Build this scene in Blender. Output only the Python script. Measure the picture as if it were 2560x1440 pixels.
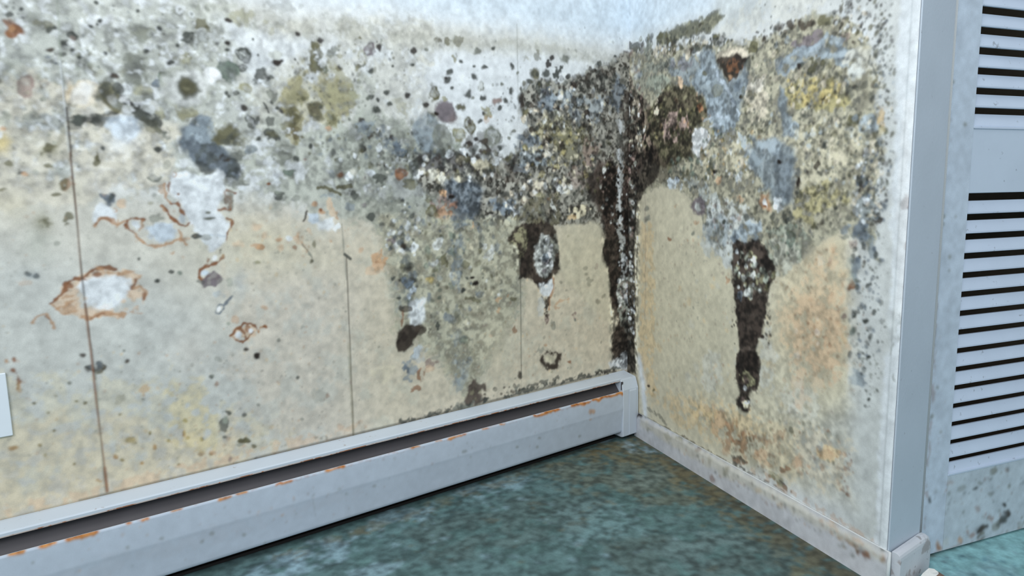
import bpy, bmesh, math, random
import numpy as np
from mathutils import Matrix, Vector

for o in list(bpy.data.objects): bpy.data.objects.remove(o, do_unlink=True)
scene = bpy.context.scene
COL = scene.collection

# ---------------- camera ----------------
cd = bpy.data.cameras.new('camera'); cam = bpy.data.objects.new('camera', cd); COL.objects.link(cam)
R = [[0.934518123, -0.065521102, 0.349832621], [-0.355491049, -0.123840402, 0.926439242], [-0.017377908, -0.990136627, -0.139023265]]
cam.matrix_world = Matrix([[r[0], -r[1], -r[2], 0] for r in R] + [[0, 0, 0, 1]])
cam.location = (0, 0, 0.80)
cd.sensor_fit = 'HORIZONTAL'; cd.sensor_width = 36.0; cd.lens = 36.0 * 1720 / 2560; cd.clip_start = 0.02
scene.camera = cam

# ---------------- light ----------------
w = bpy.data.worlds.new('world'); scene.world = w; w.use_nodes = True
bgn = w.node_tree.nodes['Background']; bgn.inputs[0].default_value = (0.84, 0.93, 1.0, 1); bgn.inputs[1].default_value = 0.66
def area(name, loc, target, size, size_y, power, color):
    ld = bpy.data.lights.new(name, 'AREA'); ld.shape = 'RECTANGLE'; ld.size = size; ld.size_y = size_y; ld.energy = power; ld.color = color
    o = bpy.data.objects.new(name, ld); COL.objects.link(o); o.location = loc
    d = Vector(target) - Vector(loc); o.rotation_euler = d.to_track_quat('-Z', 'Y').to_euler()
    return o
area('window_daylight', (-1.1, -1.0, 2.0), (0.8, 1.5, 0.8), 1.5, 1.1, 46, (0.97, 0.975, 1.0))
area('corner_fill', (0.30, 0.75, 2.45), (0.85, 1.55, 0.9), 1.1, 0.9, 18, (1.0, 0.975, 0.96))  # unseen fill lamp added to brighten the corner and upper walls

vs = scene.view_settings
vs.view_transform = 'Standard'; vs.look = 'None'; vs.exposure = 0.0; vs.gamma = 1.0
try: vs.use_curve_mapping = False
except Exception: pass

# ---- surface painter for stains and wall light tones: everything is laid out in metres on the surface itself ----
def s2l(c):
    c = np.asarray(c, dtype=np.float64) / 255.0
    return np.where(c <= 0.04045, c / 12.92, ((c + 0.055) / 1.055) ** 2.4)

def vnoise(x, y, seed):
    xi = np.floor(x).astype(np.int64); yi = np.floor(y).astype(np.int64)
    fx = x - xi; fy = y - yi
    fx = fx * fx * (3 - 2 * fx); fy = fy * fy * (3 - 2 * fy)
    def h(a, b):
        n = (a * 374761393 + b * 668265263 + seed * 1442695041) & 0xffffffff
        n = ((n ^ (n >> 13)) * 1274126177) & 0xffffffff
        n = n ^ (n >> 16)
        return (n & 0xffff) / 32767.5 - 1.0
    return (h(xi, yi) * (1 - fx) + h(xi + 1, yi) * fx) * (1 - fy) + (h(xi, yi + 1) * (1 - fx) + h(xi + 1, yi + 1) * fx) * fy

def fbm(x, y, scale, seed, octv=3):
    v = 0; a = 1.0; t = 0
    for o in range(octv):
        v = v + a * vnoise(x / scale + 31.7 * o, y / scale - 17.3 * o, seed + o * 7)
        t += a * a; a *= 0.6; scale *= 0.5
    return v / math.sqrt(t) * 1.9

def sstep(a, b, x):
    t = np.clip((x - a) / (b - a), 0, 1)
    return t * t * (3 - 2 * t)

class Canvas:
    def __init__(self, S, Z, base):
        self.S = np.asarray(S, float); self.Z = np.asarray(Z, float)
        X, Y = np.meshgrid(self.S, self.Z)
        self.X = X; self.Y = Y
        self.rgb = np.empty(X.shape + (3,)); self.rgb[:] = s2l(base)
        self.wx = fbm(X, Y, .022, 11, 3) * .0035; self.wy = fbm(X, Y, .022, 57, 3) * .0035
        self.N = {'b': fbm(X, Y, .045, 101, 4), 'm': fbm(X, Y, .018, 201, 3), 'f': fbm(X, Y, .0095, 301, 2), 'l': fbm(X, Y, .14, 401, 4),
                  'k': fbm(X, Y, .013, 701, 2), 'v': fbm(X, Y * .25, .02, 801, 3)}
    def win(self, x0, x1, y0, y1):
        i0, i1 = np.searchsorted(self.S, [x0, x1]); j0, j1 = np.searchsorted(self.Z, [y0, y1])
        return slice(j0, j1), slice(i0, i1)
    def blend(self, w, m, col, tx=0.0):
        r = self.rgb[w]; m = np.clip(m, 0, 1)[..., None]
        c = s2l(col)
        if tx: c = c * np.exp(tx * np.clip(.8 * self.N['k'][w] + .7 * self.N['f'][w] + .4 * self.N['m'][w], -1.8, .5))[..., None]
        self.rgb[w] = r * (1 - m) + c * m
    def tex(self, w, mask, mode, a):
        # s soft, c crisp, b blotchy, m medium mottling, k small grains, f fine grains, v run-down streaks
        if mode in 's': return a * sstep(0, 1, mask)
        if mode == 'c': return a * sstep(.0, .3, mask) * np.clip(.9 + .16 * self.N['m'][w], .6, 1)
        key = {'b': 'b', 'm': 'm', 'f': 'f', 'k': 'k', 'v': 'v', 'l': 'l'}[mode]
        n = self.N[key][w]
        g = np.clip(mask * 1.4, 0, 1)
        return a * sstep(-.02, .66, n * .52 + g * 1.2 - .5 + .12 * self.N['f'][w]) * sstep(0, .35, mask)
    def blob(self, col, x, y, ax, ay, bx, by, a, mode):
        rx = math.hypot(ax, bx) * (1.9 if mode == 's' else 1.35) + .008; ry = math.hypot(ay, by) * (1.9 if mode == 's' else 1.35) + .008
        w = self.win(x - rx, x + rx, y - ry, y + ry)
        X = self.X[w]
        if X.size == 0: return
        sc = min(1.0, math.sqrt(abs(ax * by - ay * bx)) / .012)
        dx = X + self.wx[w] * sc - x; dy = self.Y[w] + self.wy[w] * sc - y
        d = ax * by - ay * bx
        u = (dx * by - dy * bx) / d; v = (-dx * ay + dy * ax) / d
        r = np.sqrt(u * u + v * v)
        if mode == 's': m = a * np.exp(-r * r * 1.3) * sstep(1.9, 1.3, r)
        elif mode == 'd': m = a * sstep(1.3, .55, r)
        elif mode == 'o': m = a * np.exp(-((r - .82) / .2) ** 2) * (.75 + .45 * self.N['f'][w])
        elif mode == 'r':
            m = a * sstep(1.2, .75, r) * (.76 + .34 * np.exp(-((r - .88) / .16) ** 2) + .18 * self.N['f'][w])
        else: m = self.tex(w, 1.25 - r, mode, a)
        self.blend(w, m, col, {'s': 0, 'd': .12, 'o': .2, 'c': .16, 'r': .22}.get(mode, .2))
    def poly(self, col, pts, a, mode, feather):
        P = np.array(pts).reshape(-1, 2); g = max(feather * 1.2, .006)
        w = self.win(P[:, 0].min() - g, P[:, 0].max() + g, P[:, 1].min() - g, P[:, 1].max() + g)
        X = self.X[w] + self.wx[w]; Y = self.Y[w] + self.wy[w]
        if X.size == 0: return
        d = np.full(X.shape, 1e9); ins = np.zeros(X.shape, bool)
        for i in range(len(P)):
            (x0, y0), (x1, y1) = P[i], P[(i + 1) % len(P)]
            ex, ey = x1 - x0, y1 - y0
            t = np.clip(((X - x0) * ex + (Y - y0) * ey) / (ex * ex + ey * ey + 1e-12), 0, 1)
            d = np.minimum(d, (X - x0 - t * ex) ** 2 + (Y - y0 - t * ey) ** 2)
            c = (y0 > Y) != (y1 > Y)
            ins ^= c & (X < ex * (Y - y0) / (ey if abs(ey) > 1e-12 else 1e-12) + x0)
        d = np.sqrt(d); d = np.where(ins, d, -d)
        if mode in 'sc':
            m = a * sstep(-feather, feather, d)
        else:
            m = self.tex(w, np.clip((d + feather) / (2 * feather), 0, 1), mode, a)
        self.blend(w, m, col, {'s': 0, 'c': .1}.get(mode, .16))
    def grain(self, pts, amt, feather):
        # mottles the growth inside a region: lighter and darker tufts
        P = np.array(pts).reshape(-1, 2)
        w = self.win(P[:, 0].min() - feather, P[:, 0].max() + feather, P[:, 1].min() - feather, P[:, 1].max() + feather)
        X = self.X[w]; Y = self.Y[w]
        if X.size == 0: return
        d = np.full(X.shape, 1e9); ins = np.zeros(X.shape, bool)
        for i in range(len(P)):
            (x0, y0), (x1, y1) = P[i], P[(i + 1) % len(P)]
            ex, ey = x1 - x0, y1 - y0
            t = np.clip(((X - x0) * ex + (Y - y0) * ey) / (ex * ex + ey * ey + 1e-12), 0, 1)
            d = np.minimum(d, (X - x0 - t * ex) ** 2 + (Y - y0 - t * ey) ** 2)
            c = (y0 > Y) != (y1 > Y)
            ins ^= c & (X < ex * (Y - y0) / (ey if abs(ey) > 1e-12 else 1e-12) + x0)
        d = np.where(ins, np.sqrt(d), -np.sqrt(d))
        m = amt * sstep(-feather, feather, d)
        n = .75 * self.N['k'][w] + .55 * self.N['m'][w] + .5 * self.N['f'][w] + .45 * self.N['b'][w] - .1
        r = self.rgb[w]
        self.rgb[w] = r * np.exp(m * np.clip(n, -1.6, .9))[..., None]
    def line(self, col, pts, wd, a, mode):
        P = np.array(pts).reshape(-1, 2); g = wd * 2 + .004
        w = self.win(P[:, 0].min() - g, P[:, 0].max() + g, P[:, 1].min() - g, P[:, 1].max() + g)
        k = 0 if mode == 'x' else .7
        X = self.X[w] + self.wx[w] * k; Y = self.Y[w] + self.wy[w] * k
        if X.size == 0: return
        d = np.full(X.shape, 1e9)
        for i in range(len(P) - 1):
            (x0, y0), (x1, y1) = P[i], P[i + 1]
            ex, ey = x1 - x0, y1 - y0
            t = np.clip(((X - x0) * ex + (Y - y0) * ey) / (ex * ex + ey * ey + 1e-12), 0, 1)
            d = np.minimum(d, (X - x0 - t * ex) ** 2 + (Y - y0 - t * ey) ** 2)
        d = np.sqrt(d) / (wd * .5)
        if mode == 'x': m = a * sstep(1.3, .6, d)
        elif mode in 's': m = a * np.exp(-d * d)
        else: m = a * sstep(1.35, .6, d + self.N['f'][w] * .35) * (1 if mode == 'c' else sstep(-.5, .3, self.N['m'][w]))
        self.blend(w, m, col)
    def dots(self, cols, x, y, ax, ay, bx, by, n, r0, r1, a, seed):
        rg = np.random.RandomState(seed)
        for i in range(n):
            th = rg.rand() * 6.283; rr = math.sqrt(rg.rand()); q = rg.rand() ** 2.2
            u, v = rr * math.cos(th), rr * math.sin(th)
            px, py = x + u * ax + v * bx, y + u * ay + v * by
            r = r0 + (r1 - r0) * q; e = .75 + .5 * rg.rand(); t = rg.rand() * 3.14
            c = cols[rg.randint(len(cols))]; aa = a * (.55 + .45 * rg.rand())
            self.blob(c, px, py, r * math.cos(t), r * math.sin(t), -r * e * math.sin(t), r * e * math.cos(t), aa, 'd' if rg.rand() < .75 else 'r')
    def run(self, ops, PAL):
        for o in ops:
            k = o[0]; c = [PAL[i] for i in o[1]] if k == 'D' else PAL[o[1]]
            f = [v / 1e4 for v in o[2]]
            if k == 'B': self.blob(c, *f, o[3] / 100, o[4])
            elif k == 'P': self.poly(c, f, o[3] / 100, o[4], o[5] / 1e4)
            elif k == 'L': self.line(c, f, o[5] / 1e4, o[3] / 100, o[4])
            elif k == 'T': self.grain(f, o[3] / 100, o[5] / 1e4)
            elif k == 'D': self.dots(c, *f, o[3], o[4] / 1e4, o[5] / 1e4, o[6] / 100, o[7])
    def finish(self, amt=.06):
        r = self.rgb
        r *= (1 + amt * self.N['k'] + amt * .7 * self.N['m'] + amt * .5 * self.N['b'])[..., None]
        for ax in (0, 1):
            p = np.take(r, np.clip(np.arange(r.shape[ax]) - 1, 0, None), ax); q = np.take(r, np.clip(np.arange(r.shape[ax]) + 1, None, r.shape[ax] - 1), ax)
            r = .5 * r + .25 * (p + q)
        self.rgb = np.clip(r, 0.003, .9)


PAL = {'K':(42,35,31),'KB':(62,54,47),'KG':(66,70,66),'O':(94,92,68),'OL':(142,140,112),'OY':(164,156,112),'G':(98,112,102),'GL':(150,158,146),'GY':(176,180,172),'BG':(98,110,122),'BM':(134,146,154),'BL':(164,178,188),'BW':(196,209,221),'Y':(206,188,128),'YO':(208,182,136),'RO':(192,152,114),'R':(132,90,62),'RL':(180,146,116),'RW':(206,180,152),'W':(222,229,234),'WW':(230,234,236),'C':(206,201,178),'CY':(208,202,177),'CG':(200,198,186),'GG':(122,126,118),'P':(112,104,110),'PB':(140,122,116),'PK':(84,74,68),'H':(198,198,188),'T':(214,205,186),'S':(205,219,230),'LG':(196,201,199),'TQ':(126,170,174),'TD':(76,100,102),'TM':(96,124,128),'TL':(126,152,164),'TB':(66,64,52),'TO':(92,86,62),'ND':(58,96,112),'OR':(196,132,58),'OB':(150,84,38),'HG':(150,158,166)}  # growth and paint tones; weaker light low on the walls is mixed in
LEFT_STAINS_AND_LIGHT = [
('P','S',(-14130,14580,367,18463,438,12713,-279,12631,-3191,12518,-6291,12441,-8548,12421,-10932,12379,-12935,12383),90,'s',473),  # daylight's bluish tint painted onto the upper wall
('P','CG',(-20391,8437,-16216,8505,-14353,8122,-12416,7925,-9713,7679,-4581,7535,501,7650,675,-6469,-21250,1558),85,'s',496),('P','CY',(-9531,7293,-4590,7085,504,7391,610,-1240,-9657,876),55,'s',1174),
('P','LG',(-20520,7409,-16348,7146,-14147,6360,-13217,5765,-12161,4381,-12113,2510,-14088,2543,-21020,3396),70,'s',619),('P','RW',(-12086,7918,-4447,7079,133,6887,184,1812,-9592,2118,-12459,2593),18,'b',687),
('B','C',(-11806,7036,1467,-82,-54,-791),60,'s'),('B','RW',(-13295,4740,469,-73,-39,-516),12,'s'),('B','CY',(-2638,6040,1771,-124,-9,-1090),50,'s'),('B','CY',(-10749,6608,1786,-125,-39,-645),35,'s'),
('B','H',(-11483,11808,914,-5,-78,-375),60,'s'),('B','OL',(-11489,11709,731,-7,-55,-263),16,'b'),('B','GG',(-11487,11742,731,-6,-55,-263),14,'f'),('B','H',(-10443,11646,903,-11,-72,-348),60,'s'),
('B','OL',(-10450,11542,723,-11,-50,-244),16,'b'),('B','GG',(-10447,11577,723,-10,-50,-244),14,'f'),('B','H',(-9582,11882,866,-2,-74,-359),40,'s'),('B','OL',(-9588,11775,694,-4,-52,-251),16,'b'),
('B','GG',(-9586,11810,693,-4,-52,-251),14,'f'),('B','H',(-8884,11878,1115,-3,-66,-322),40,'s'),('B','OL',(-8890,11769,893,-6,-46,-226),16,'b'),('B','GG',(-8888,11805,893,-5,-46,-226),14,'f'),
('B','H',(-7373,11871,1242,-3,-75,-369),60,'s'),('B','OL',(-7378,11756,994,-7,-53,-258),16,'b'),('B','GG',(-7376,11794,994,-5,-53,-258),14,'f'),('B','H',(-6061,11923,1357,-1,-66,-325),65,'s'),
('B','OL',(-6065,11802,1087,-5,-46,-227),16,'b'),('B','GG',(-6064,11842,1086,-4,-46,-227),14,'f'),('B','H',(-4625,11979,1489,2,-75,-372),60,'s'),('B','OL',(-4628,11853,1192,-3,-52,-261),16,'b'),
('B','GG',(-4627,11895,1192,-2,-52,-260),14,'f'),('B','H',(-2896,12057,1656,6,-67,-336),55,'s'),('B','OL',(-2897,11924,1326,-1,-47,-235),16,'b'),('B','GG',(-2897,11968,1325,1,-47,-235),14,'f'),
('B','H',(-1305,11993,1323,2,-58,-293),45,'s'),('B','OL',(-1304,11853,1059,-3,-41,-206),16,'b'),('B','GG',(-1304,11900,1059,-1,-41,-206),14,'f'),('B','H',(-12130,11882,709,-2,-68,-324),50,'s'),
('B','OL',(-12137,11785,567,-4,-47,-227),16,'b'),('B','GG',(-12135,11818,567,-3,-47,-227),14,'f'),
('P','GY',(-19881,12523,-15534,11958,-14037,11839,-12430,12076,-11505,11477,-11052,10517,-11700,8603,-12404,8094,-14346,8200,-16250,8149,-20448,7982),45,'b',544),
('P','GY',(-19881,12523,-15534,11958,-14037,11839,-12430,12076,-11505,11477,-11052,10517,-11700,8603,-12404,8094,-14346,8200,-16250,8149,-20448,7982),60,'f',544),
('P','GG',(-19881,12523,-15573,11544,-14081,11319,-12447,11838,-11862,11109,-11630,9630,-12367,8599,-14300,8742,-16209,8576,-20377,8550),28,'f',397),
('P','T',(-16607,10208,-15224,10113,-13398,9311,-13493,8110,-16264,8007,-16814,8158),45,'b',337),('P','H',(-11511,11394,-7369,11968,-6744,9857,-7524,8125,-9305,7668,-12098,7746,-12367,8599,-11630,9630),60,'b',563),
('P','GG',(-11511,11394,-7361,12159,-6744,9857,-7507,8528,-9286,8049,-11735,8084,-11630,9630),22,'f',575),
('P','W',(-12302,11700,-11673,11457,-10636,11452,-10375,11266,-11030,10859,-11584,10307,-11742,10462,-11862,11109),70,'s',169),
('P','W',(-7392,11389,-4492,11783,-3350,11680,-3944,10974,-4530,9960,-5488,9599,-6376,9874,-7428,10513),70,'s',292),
('P','GL',(-12343,8934,-11124,9394,-9198,9743,-7685,9813,-6755,9553,-5247,8642,-4443,7305,-6088,6933,-7793,7220,-8708,6863,-9325,7284,-10099,7876,-11220,7900,-12068,8175),55,'b',403),
('P','GG',(-9416,9456,-7693,9617,-6024,9058,-4425,8203,-4452,6852,-5833,6702,-7316,7406,-8689,7257,-9511,7673,-10083,8153),62,'m',436),('P','GY',(-12319,9267,-11107,9654,-9286,8049,-9724,7490,-11220,7900,-12398,8178),60,'b',268),
('P','GG',(-4384,10239,-4235,10681,-3827,11092,-3283,11080,-2876,10999,-2440,11202,-1799,11484,-967,11733,-275,12095,442,12410,517,6347,-953,6744,-1473,7078,-2947,7016,-4444,7215,-4733,7035,-6075,7362,-7524,8125,-7849,8627,-7019,8937,-5248,8588,-4553,8867,-4329,9477,-3965,9766),92,'c',156),
('P','OL',(-4384,10239,-4235,10681,-3827,11092,-3283,11080,-2876,10999,-2440,11202,-1799,11484,-967,11733,-275,12095,442,12410,517,6347,-953,6744,-1473,7078,-2947,7016,-4444,7215,-4733,7035,-6075,7362,-7524,8125,-7849,8627,-7019,8937,-5248,8588,-4553,8867,-4329,9477,-3965,9766),70,'b',182),
('P','BG',(-4384,10239,-4235,10681,-3827,11092,-3283,11080,-2876,10999,-2440,11202,-1799,11484,-967,11733,-275,12095,442,12410,517,6347,-953,6744,-1473,7078,-2947,7016,-4444,7215,-4733,7035,-6075,7362,-7524,8125,-7849,8627,-7019,8937,-5248,8588,-4553,8867,-4329,9477,-3965,9766),40,'b',156),
('P','KB',(-4384,10239,-4235,10681,-3827,11092,-3283,11080,-2876,10999,-2440,11202,-1799,11484,-967,11733,-275,12095,442,12410,517,6347,-953,6744,-1473,7078,-2947,7016,-4444,7215,-4733,7035,-6075,7362,-7524,8125,-7849,8627,-7019,8937,-5248,8588,-4553,8867,-4329,9477,-3965,9766),62,'m',182),
('P','K',(-4384,10239,-4235,10681,-3827,11092,-3283,11080,-2876,10999,-2440,11202,-1799,11484,-967,11733,-275,12095,442,12410,517,6347,-953,6744,-1473,7078,-2947,7016,-4444,7215,-4733,7035,-6075,7362,-7524,8125,-7849,8627,-7019,8937,-5248,8588,-4553,8867,-4329,9477,-3965,9766),60,'k',182),
('P','H',(-4384,10239,-4235,10681,-3827,11092,-3283,11080,-2876,10999,-2440,11202,-1799,11484,-967,11733,-275,12095,442,12410,517,6347,-953,6744,-1473,7078,-2947,7016,-4444,7215,-4733,7035,-6075,7362,-7524,8125,-7849,8627,-7019,8937,-5248,8588,-4553,8867,-4329,9477,-3965,9766),42,'f',182),
('B','BG',(-3335,10553,509,32,-6,-424),75,'m'),('B','BM',(-2601,10622,704,44,-3,-319),70,'m'),('B','BG',(-619,10927,454,31,3,-601),70,'m'),('B','BM',(-1471,10457,368,21,0,-531),60,'m'),
('B','BG',(-3972,9377,611,17,-5,-267),75,'m'),('B','BM',(-3833,8933,809,12,-5,-315),70,'m'),('B','BG',(-4389,8592,371,2,-4,-178),70,'m'),('B','OL',(-2918,9864,926,38,-4,-411),60,'m'),('B','O',(-2293,9307,964,24,-4,-644),65,'m'),
('B','OY',(-3376,9676,601,22,-4,-282),40,'k'),('B','PB',(-1673,9024,500,8,-1,-598),55,'m'),('B','PB',(-2055,8424,573,0,-2,-477),40,'m'),('B','BG',(-2288,10180,288,14,-2,-324),60,'m'),('B','W',(-3385,9064,136,2,-1,-91),100,'d'),
('B','T',(-3812,10237,102,5,-1,-55),100,'d'),('B','W',(-4237,9049,72,1,-1,-55),100,'d'),('P','BG',(-7479,9229,-6883,9346,-6654,8943,-5775,8745,-5653,8426,-7034,8530,-7845,8726),55,'m',134),
('P','KB',(-7836,8924,-4412,8869,-4564,8315,-6043,8427,-7624,8528),62,'m',185),('P','KB',(-6135,9576,-5093,9399,-5111,8643,-6040,8532,-6403,9051),55,'m',117),
('P','BG',(-6922,8273,-6296,8479,-5662,8105,-5810,7515,-6212,7100,-6586,7328,-6817,7806),80,'c',116),('P','BG',(-6465,7164,-6140,7365,-6224,6724,-6508,5880,-6712,5466,-6745,6328),55,'m',93),
('B','BG',(-4931,7544,499,-202,-159,-257),85,'m'),('B','BM',(-4832,7631,335,-9,-4,-167),80,'m'),('L','W',(-5024,7713,-4792,7540,-4585,7310),60,'c',62),('L','K',(-4866,7376,-4618,7086,-4438,7530),70,'c',63),
('P','PK',(-1890,8424,-1303,8849,-785,8916,-518,8671,-506,6404,-953,6807,-1302,7195,-1642,7635),88,'c',117),('P','K',(-1890,8424,-1303,8849,-785,8916,-506,6404,-1302,7195),50,'k',117),('B','T',(-3847,8085,443,-5,-5,-284),50,'k'),
('B','W',(-2779,8073,283,-3,-2,-188),60,'m'),('B','W',(-4109,8144,233,-2,-3,-180),60,'m'),('B','W',(-3089,8251,154,-1,-2,-139),70,'d'),('B','T',(-4755,7951,84,-1,-2,-78),100,'d'),('B','T',(-4291,7730,144,-3,-2,-90),80,'d'),
('B','T',(-5786,8352,157,0,-2,-85),60,'m'),('B','RO',(-3356,7755,107,-2,-1,-58),60,'d'),('B','PB',(-6969,7654,414,-11,-14,-373),90,'m'),('B','RO',(-6931,8036,170,-2,-4,-124),75,'m'),('B','RL',(-6926,7497,269,-9,-11,-312),75,'m'),
('B','R',(-6699,7647,149,-4,-5,-146),60,'m'),('B','O',(-7300,7508,179,-6,-6,-154),90,'r'),('B','O',(-7440,7870,165,-3,-6,-142),70,'m'),('B','OY',(-7142,7244,266,-11,-4,-104),60,'m'),('B','K',(-6679,7887,99,-2,-2,-63),100,'d'),
('P','BL',(-6908,6973,-6653,7172,-6404,7108,-6288,6728,-6497,6203,-6807,6332,-6981,6661),85,'c',81),('P','BM',(-7874,6663,-7336,6890,-6912,6868,-6865,6442,-7598,6284,-7885,6408),70,'m',78),
('D',['BG','KG'],(-7280,6783,420,-24,-6,-145),14,34,67,90,1320),('P','LG',(-8419,7146,-7560,7210,-7614,5869,-7770,4940,-8352,4907,-8479,5843),75,'m',217),
('P','BM',(-8539,6953,-7681,7113,-7500,5754,-7779,4730,-8234,4996,-8423,5838),60,'m',174),
('P','OL',(-8689,7257,-4590,7085,-4477,5593,-4493,4781,-5516,3525,-6356,2523,-6977,3311,-7686,4079,-8371,4494,-8479,5843,-8617,6459),18,'b',350),
('P','GL',(-8689,7257,-4590,7085,-4477,5593,-4493,4781,-5516,3525,-6356,2523,-6977,3311,-7686,4079,-8371,4494,-8479,5843,-8617,6459),40,'m',350),
('P','CY',(-8689,7257,-4590,7085,-4477,5593,-4493,4781,-5516,3525,-6356,2523,-6977,3311,-7686,4079,-8371,4494,-8479,5843,-8617,6459),55,'b',350),
('P','GG',(-8689,7257,-4590,7085,-4477,5593,-4493,4781,-5516,3525,-6356,2523,-6977,3311,-7686,4079,-8371,4494,-8479,5843,-8617,6459),60,'k',350),
('P','G',(-8689,7257,-4590,7085,-4477,5593,-4493,4781,-5516,3525,-6356,2523,-6977,3311,-7686,4079,-8371,4494,-8479,5843,-8617,6459),40,'f',350),
('P','C',(-8689,7257,-4590,7085,-4477,5593,-4493,4781,-5516,3525,-6356,2523,-6977,3311,-7686,4079,-8371,4494,-8479,5843,-8617,6459),40,'f',350),('D',['G','KG','O','BG'],(-6634,5890,1640,-138,-51,-1504),110,41,128,75,1437),
('D',['CY','C','W'],(-6387,5652,1412,-129,-42,-1304),50,47,142,60,1450),('L','BM',(-6402,7161,-6557,6315,-6712,5466),60,'m',303),('L','BM',(-6671,4809,-6580,3691,-6670,2922),45,'m',310),
('L','O',(-6671,4809,-6440,4005,-6196,3405),35,'m',264),('B','RO',(-6004,7145,104,-4,-5,-172),70,'m'),('B','GG',(-5833,6702,211,-12,-5,-174),80,'m'),('B','KG',(-5839,6528,145,-9,-3,-120),85,'m'),
('B','K',(-6100,5714,78,-7,-2,-55),100,'d'),('B','K',(-6013,5519,92,-9,-2,-77),100,'d'),('B','KG',(-6422,5372,77,-8,-2,-76),100,'d'),('B','O',(-6105,5096,263,-28,-3,-99),75,'m'),('B','O',(-6998,6187,135,-10,-7,-190),85,'m'),
('B','O',(-6296,6080,219,-17,-3,-108),70,'m'),('B','O',(-5363,5671,206,-18,-2,-67),70,'m'),('B','Y',(-7465,5729,108,-10,-4,-94),90,'d'),('B','O',(-7250,5974,145,-12,-4,-95),70,'m'),
('L','RO',(-5312,4988,-5205,4805,-5279,4642),60,'m',88),('L','RO',(-5269,5040,-4947,5040),60,'m',63),('B','O',(-4721,4946,115,-12,-1,-69),80,'d'),('B','BG',(-6902,4706,163,-20,-5,-141),70,'m'),
('B','O',(-6678,4590,229,-29,-7,-197),50,'m'),('D',['BG','GG','KG'],(-8192,7236,618,-26,-31,-701),70,32,96,75,1723),('D',['W','C'],(-8153,6832,509,-28,-40,-907),40,32,96,80,1736),
('D',['KG','BG','K'],(-8141,5812,399,-36,-13,-307),26,54,130,75,1749),('B','KG',(-8490,5844,111,-10,-6,-142),90,'m'),('B','BG',(-8120,5759,160,-15,-5,-123),90,'m'),('B','RO',(-8864,6327,216,-16,-13,-277),80,'m'),
('B','R',(-8898,6280,86,-7,-5,-99),40,'m'),('B','RW',(-8958,6166,323,-26,-8,-158),60,'m'),('B','BW',(-7940,5379,139,-15,-10,-228),90,'m'),('P','W',(-8053,5183,-7637,5294,-7661,4715,-8026,4446,-8151,4778),85,'c',66),
('L','R',(-8330,4644,-8268,5000),70,'c',65),('B','R',(-15787,11017,126,-25,-39,-124),90,'r'),('B','YO',(-15822,11019,58,7,-8,-83),35,'s'),('B','GG',(-15358,11173,167,-142,-81,-114),60,'m'),
('B','O',(-15324,11149,133,-112,-60,-84),60,'k'),('B','KG',(-15248,11054,62,7,-6,-64),85,'d'),('B','KG',(-15788,11248,64,8,-6,-62),85,'m'),('D',['KG','GG'],(-15829,11304,291,39,-20,-206),20,13,38,70,1944),
('B','KG',(-15614,11367,29,-9,-13,-34),95,'d'),('B','KG',(-15159,11093,37,-11,-16,-42),95,'d'),('B','KG',(-14438,11650,33,-9,-14,-36),95,'d'),('B','KG',(-14418,11349,40,-11,-17,-43),95,'d'),
('B','KG',(-14471,11270,26,-8,-11,-29),95,'d'),('B','KG',(-13756,11598,35,-9,-15,-37),95,'d'),('B','KG',(-14384,10754,40,-13,-17,-43),95,'d'),('B','KG',(-13678,10849,50,-15,-21,-52),95,'d'),
('B','KG',(-13086,11018,45,-13,-19,-46),95,'d'),('B','KG',(-13253,10668,59,-18,-25,-61),95,'d'),('B','KG',(-13398,11321,51,-14,-21,-53),95,'d'),('B','KG',(-14567,8958,40,-16,-18,-43),95,'d'),
('B','KG',(-13601,8972,66,-25,-28,-67),95,'d'),('B','KG',(-15034,10831,69,-22,-31,-77),95,'d'),('B','KG',(-14070,10652,34,-11,-15,-37),95,'d'),('B','KG',(-14916,10743,38,-12,-17,-42),95,'d'),
('B','KG',(-14812,10631,39,-13,-17,-42),95,'d'),('B','KG',(-14580,11213,33,-10,-14,-36),95,'d'),('B','KG',(-14918,11000,89,10,-7,-79),95,'r'),('B','PB',(-14898,10953,51,6,-5,-58),50,'d'),
('B','KB',(-15249,10716,74,8,-4,-43),95,'d'),('B','KG',(-15114,10637,100,10,-6,-65),85,'m'),('D',['KG','BG'],(-15153,10548,219,21,-12,-129),16,13,40,70,2243),('D',['O','GL','KG'],(-14674,10594,294,28,-23,-257),30,21,55,60,2256),
('B','GG',(-12985,11741,150,21,-6,-78),70,'f'),('B','GG',(-12541,11825,171,24,-6,-79),50,'f'),('B','GG',(-13725,11213,240,29,-14,-167),70,'m'),('B','O',(-13723,11244,212,25,-11,-136),45,'k'),
('B','GG',(-13333,11229,205,24,-11,-139),50,'m'),('B','KG',(-12876,11221,144,17,-10,-134),95,'r'),('B','KG',(-12891,11219,91,10,-7,-94),60,'k'),('B','O',(-12607,11456,170,-44,-45,-109),80,'m'),
('B','O',(-12477,11330,71,8,-11,-144),80,'m'),('B','LG',(-12617,11329,101,12,-5,-64),80,'d'),('B','OL',(-12926,10761,182,18,-11,-142),70,'m'),('B','GY',(-12449,10767,174,16,-8,-113),70,'m'),
('B','G',(-13378,10386,110,9,-9,-109),95,'r'),('B','BG',(-13541,10257,82,-36,-44,-87),90,'r'),('B','OL',(-13801,10130,199,14,-14,-169),70,'m'),('B','GG',(-13708,9959,143,-49,-37,-89),70,'m'),
('B','GY',(-13867,10596,253,23,-32,-381),70,'m'),('B','GG',(-13838,10523,211,19,-25,-305),45,'f'),('B','GY',(-12968,10214,457,34,-33,-430),80,'c'),('B','GG',(-12968,10214,442,32,-32,-414),45,'k'),
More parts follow.
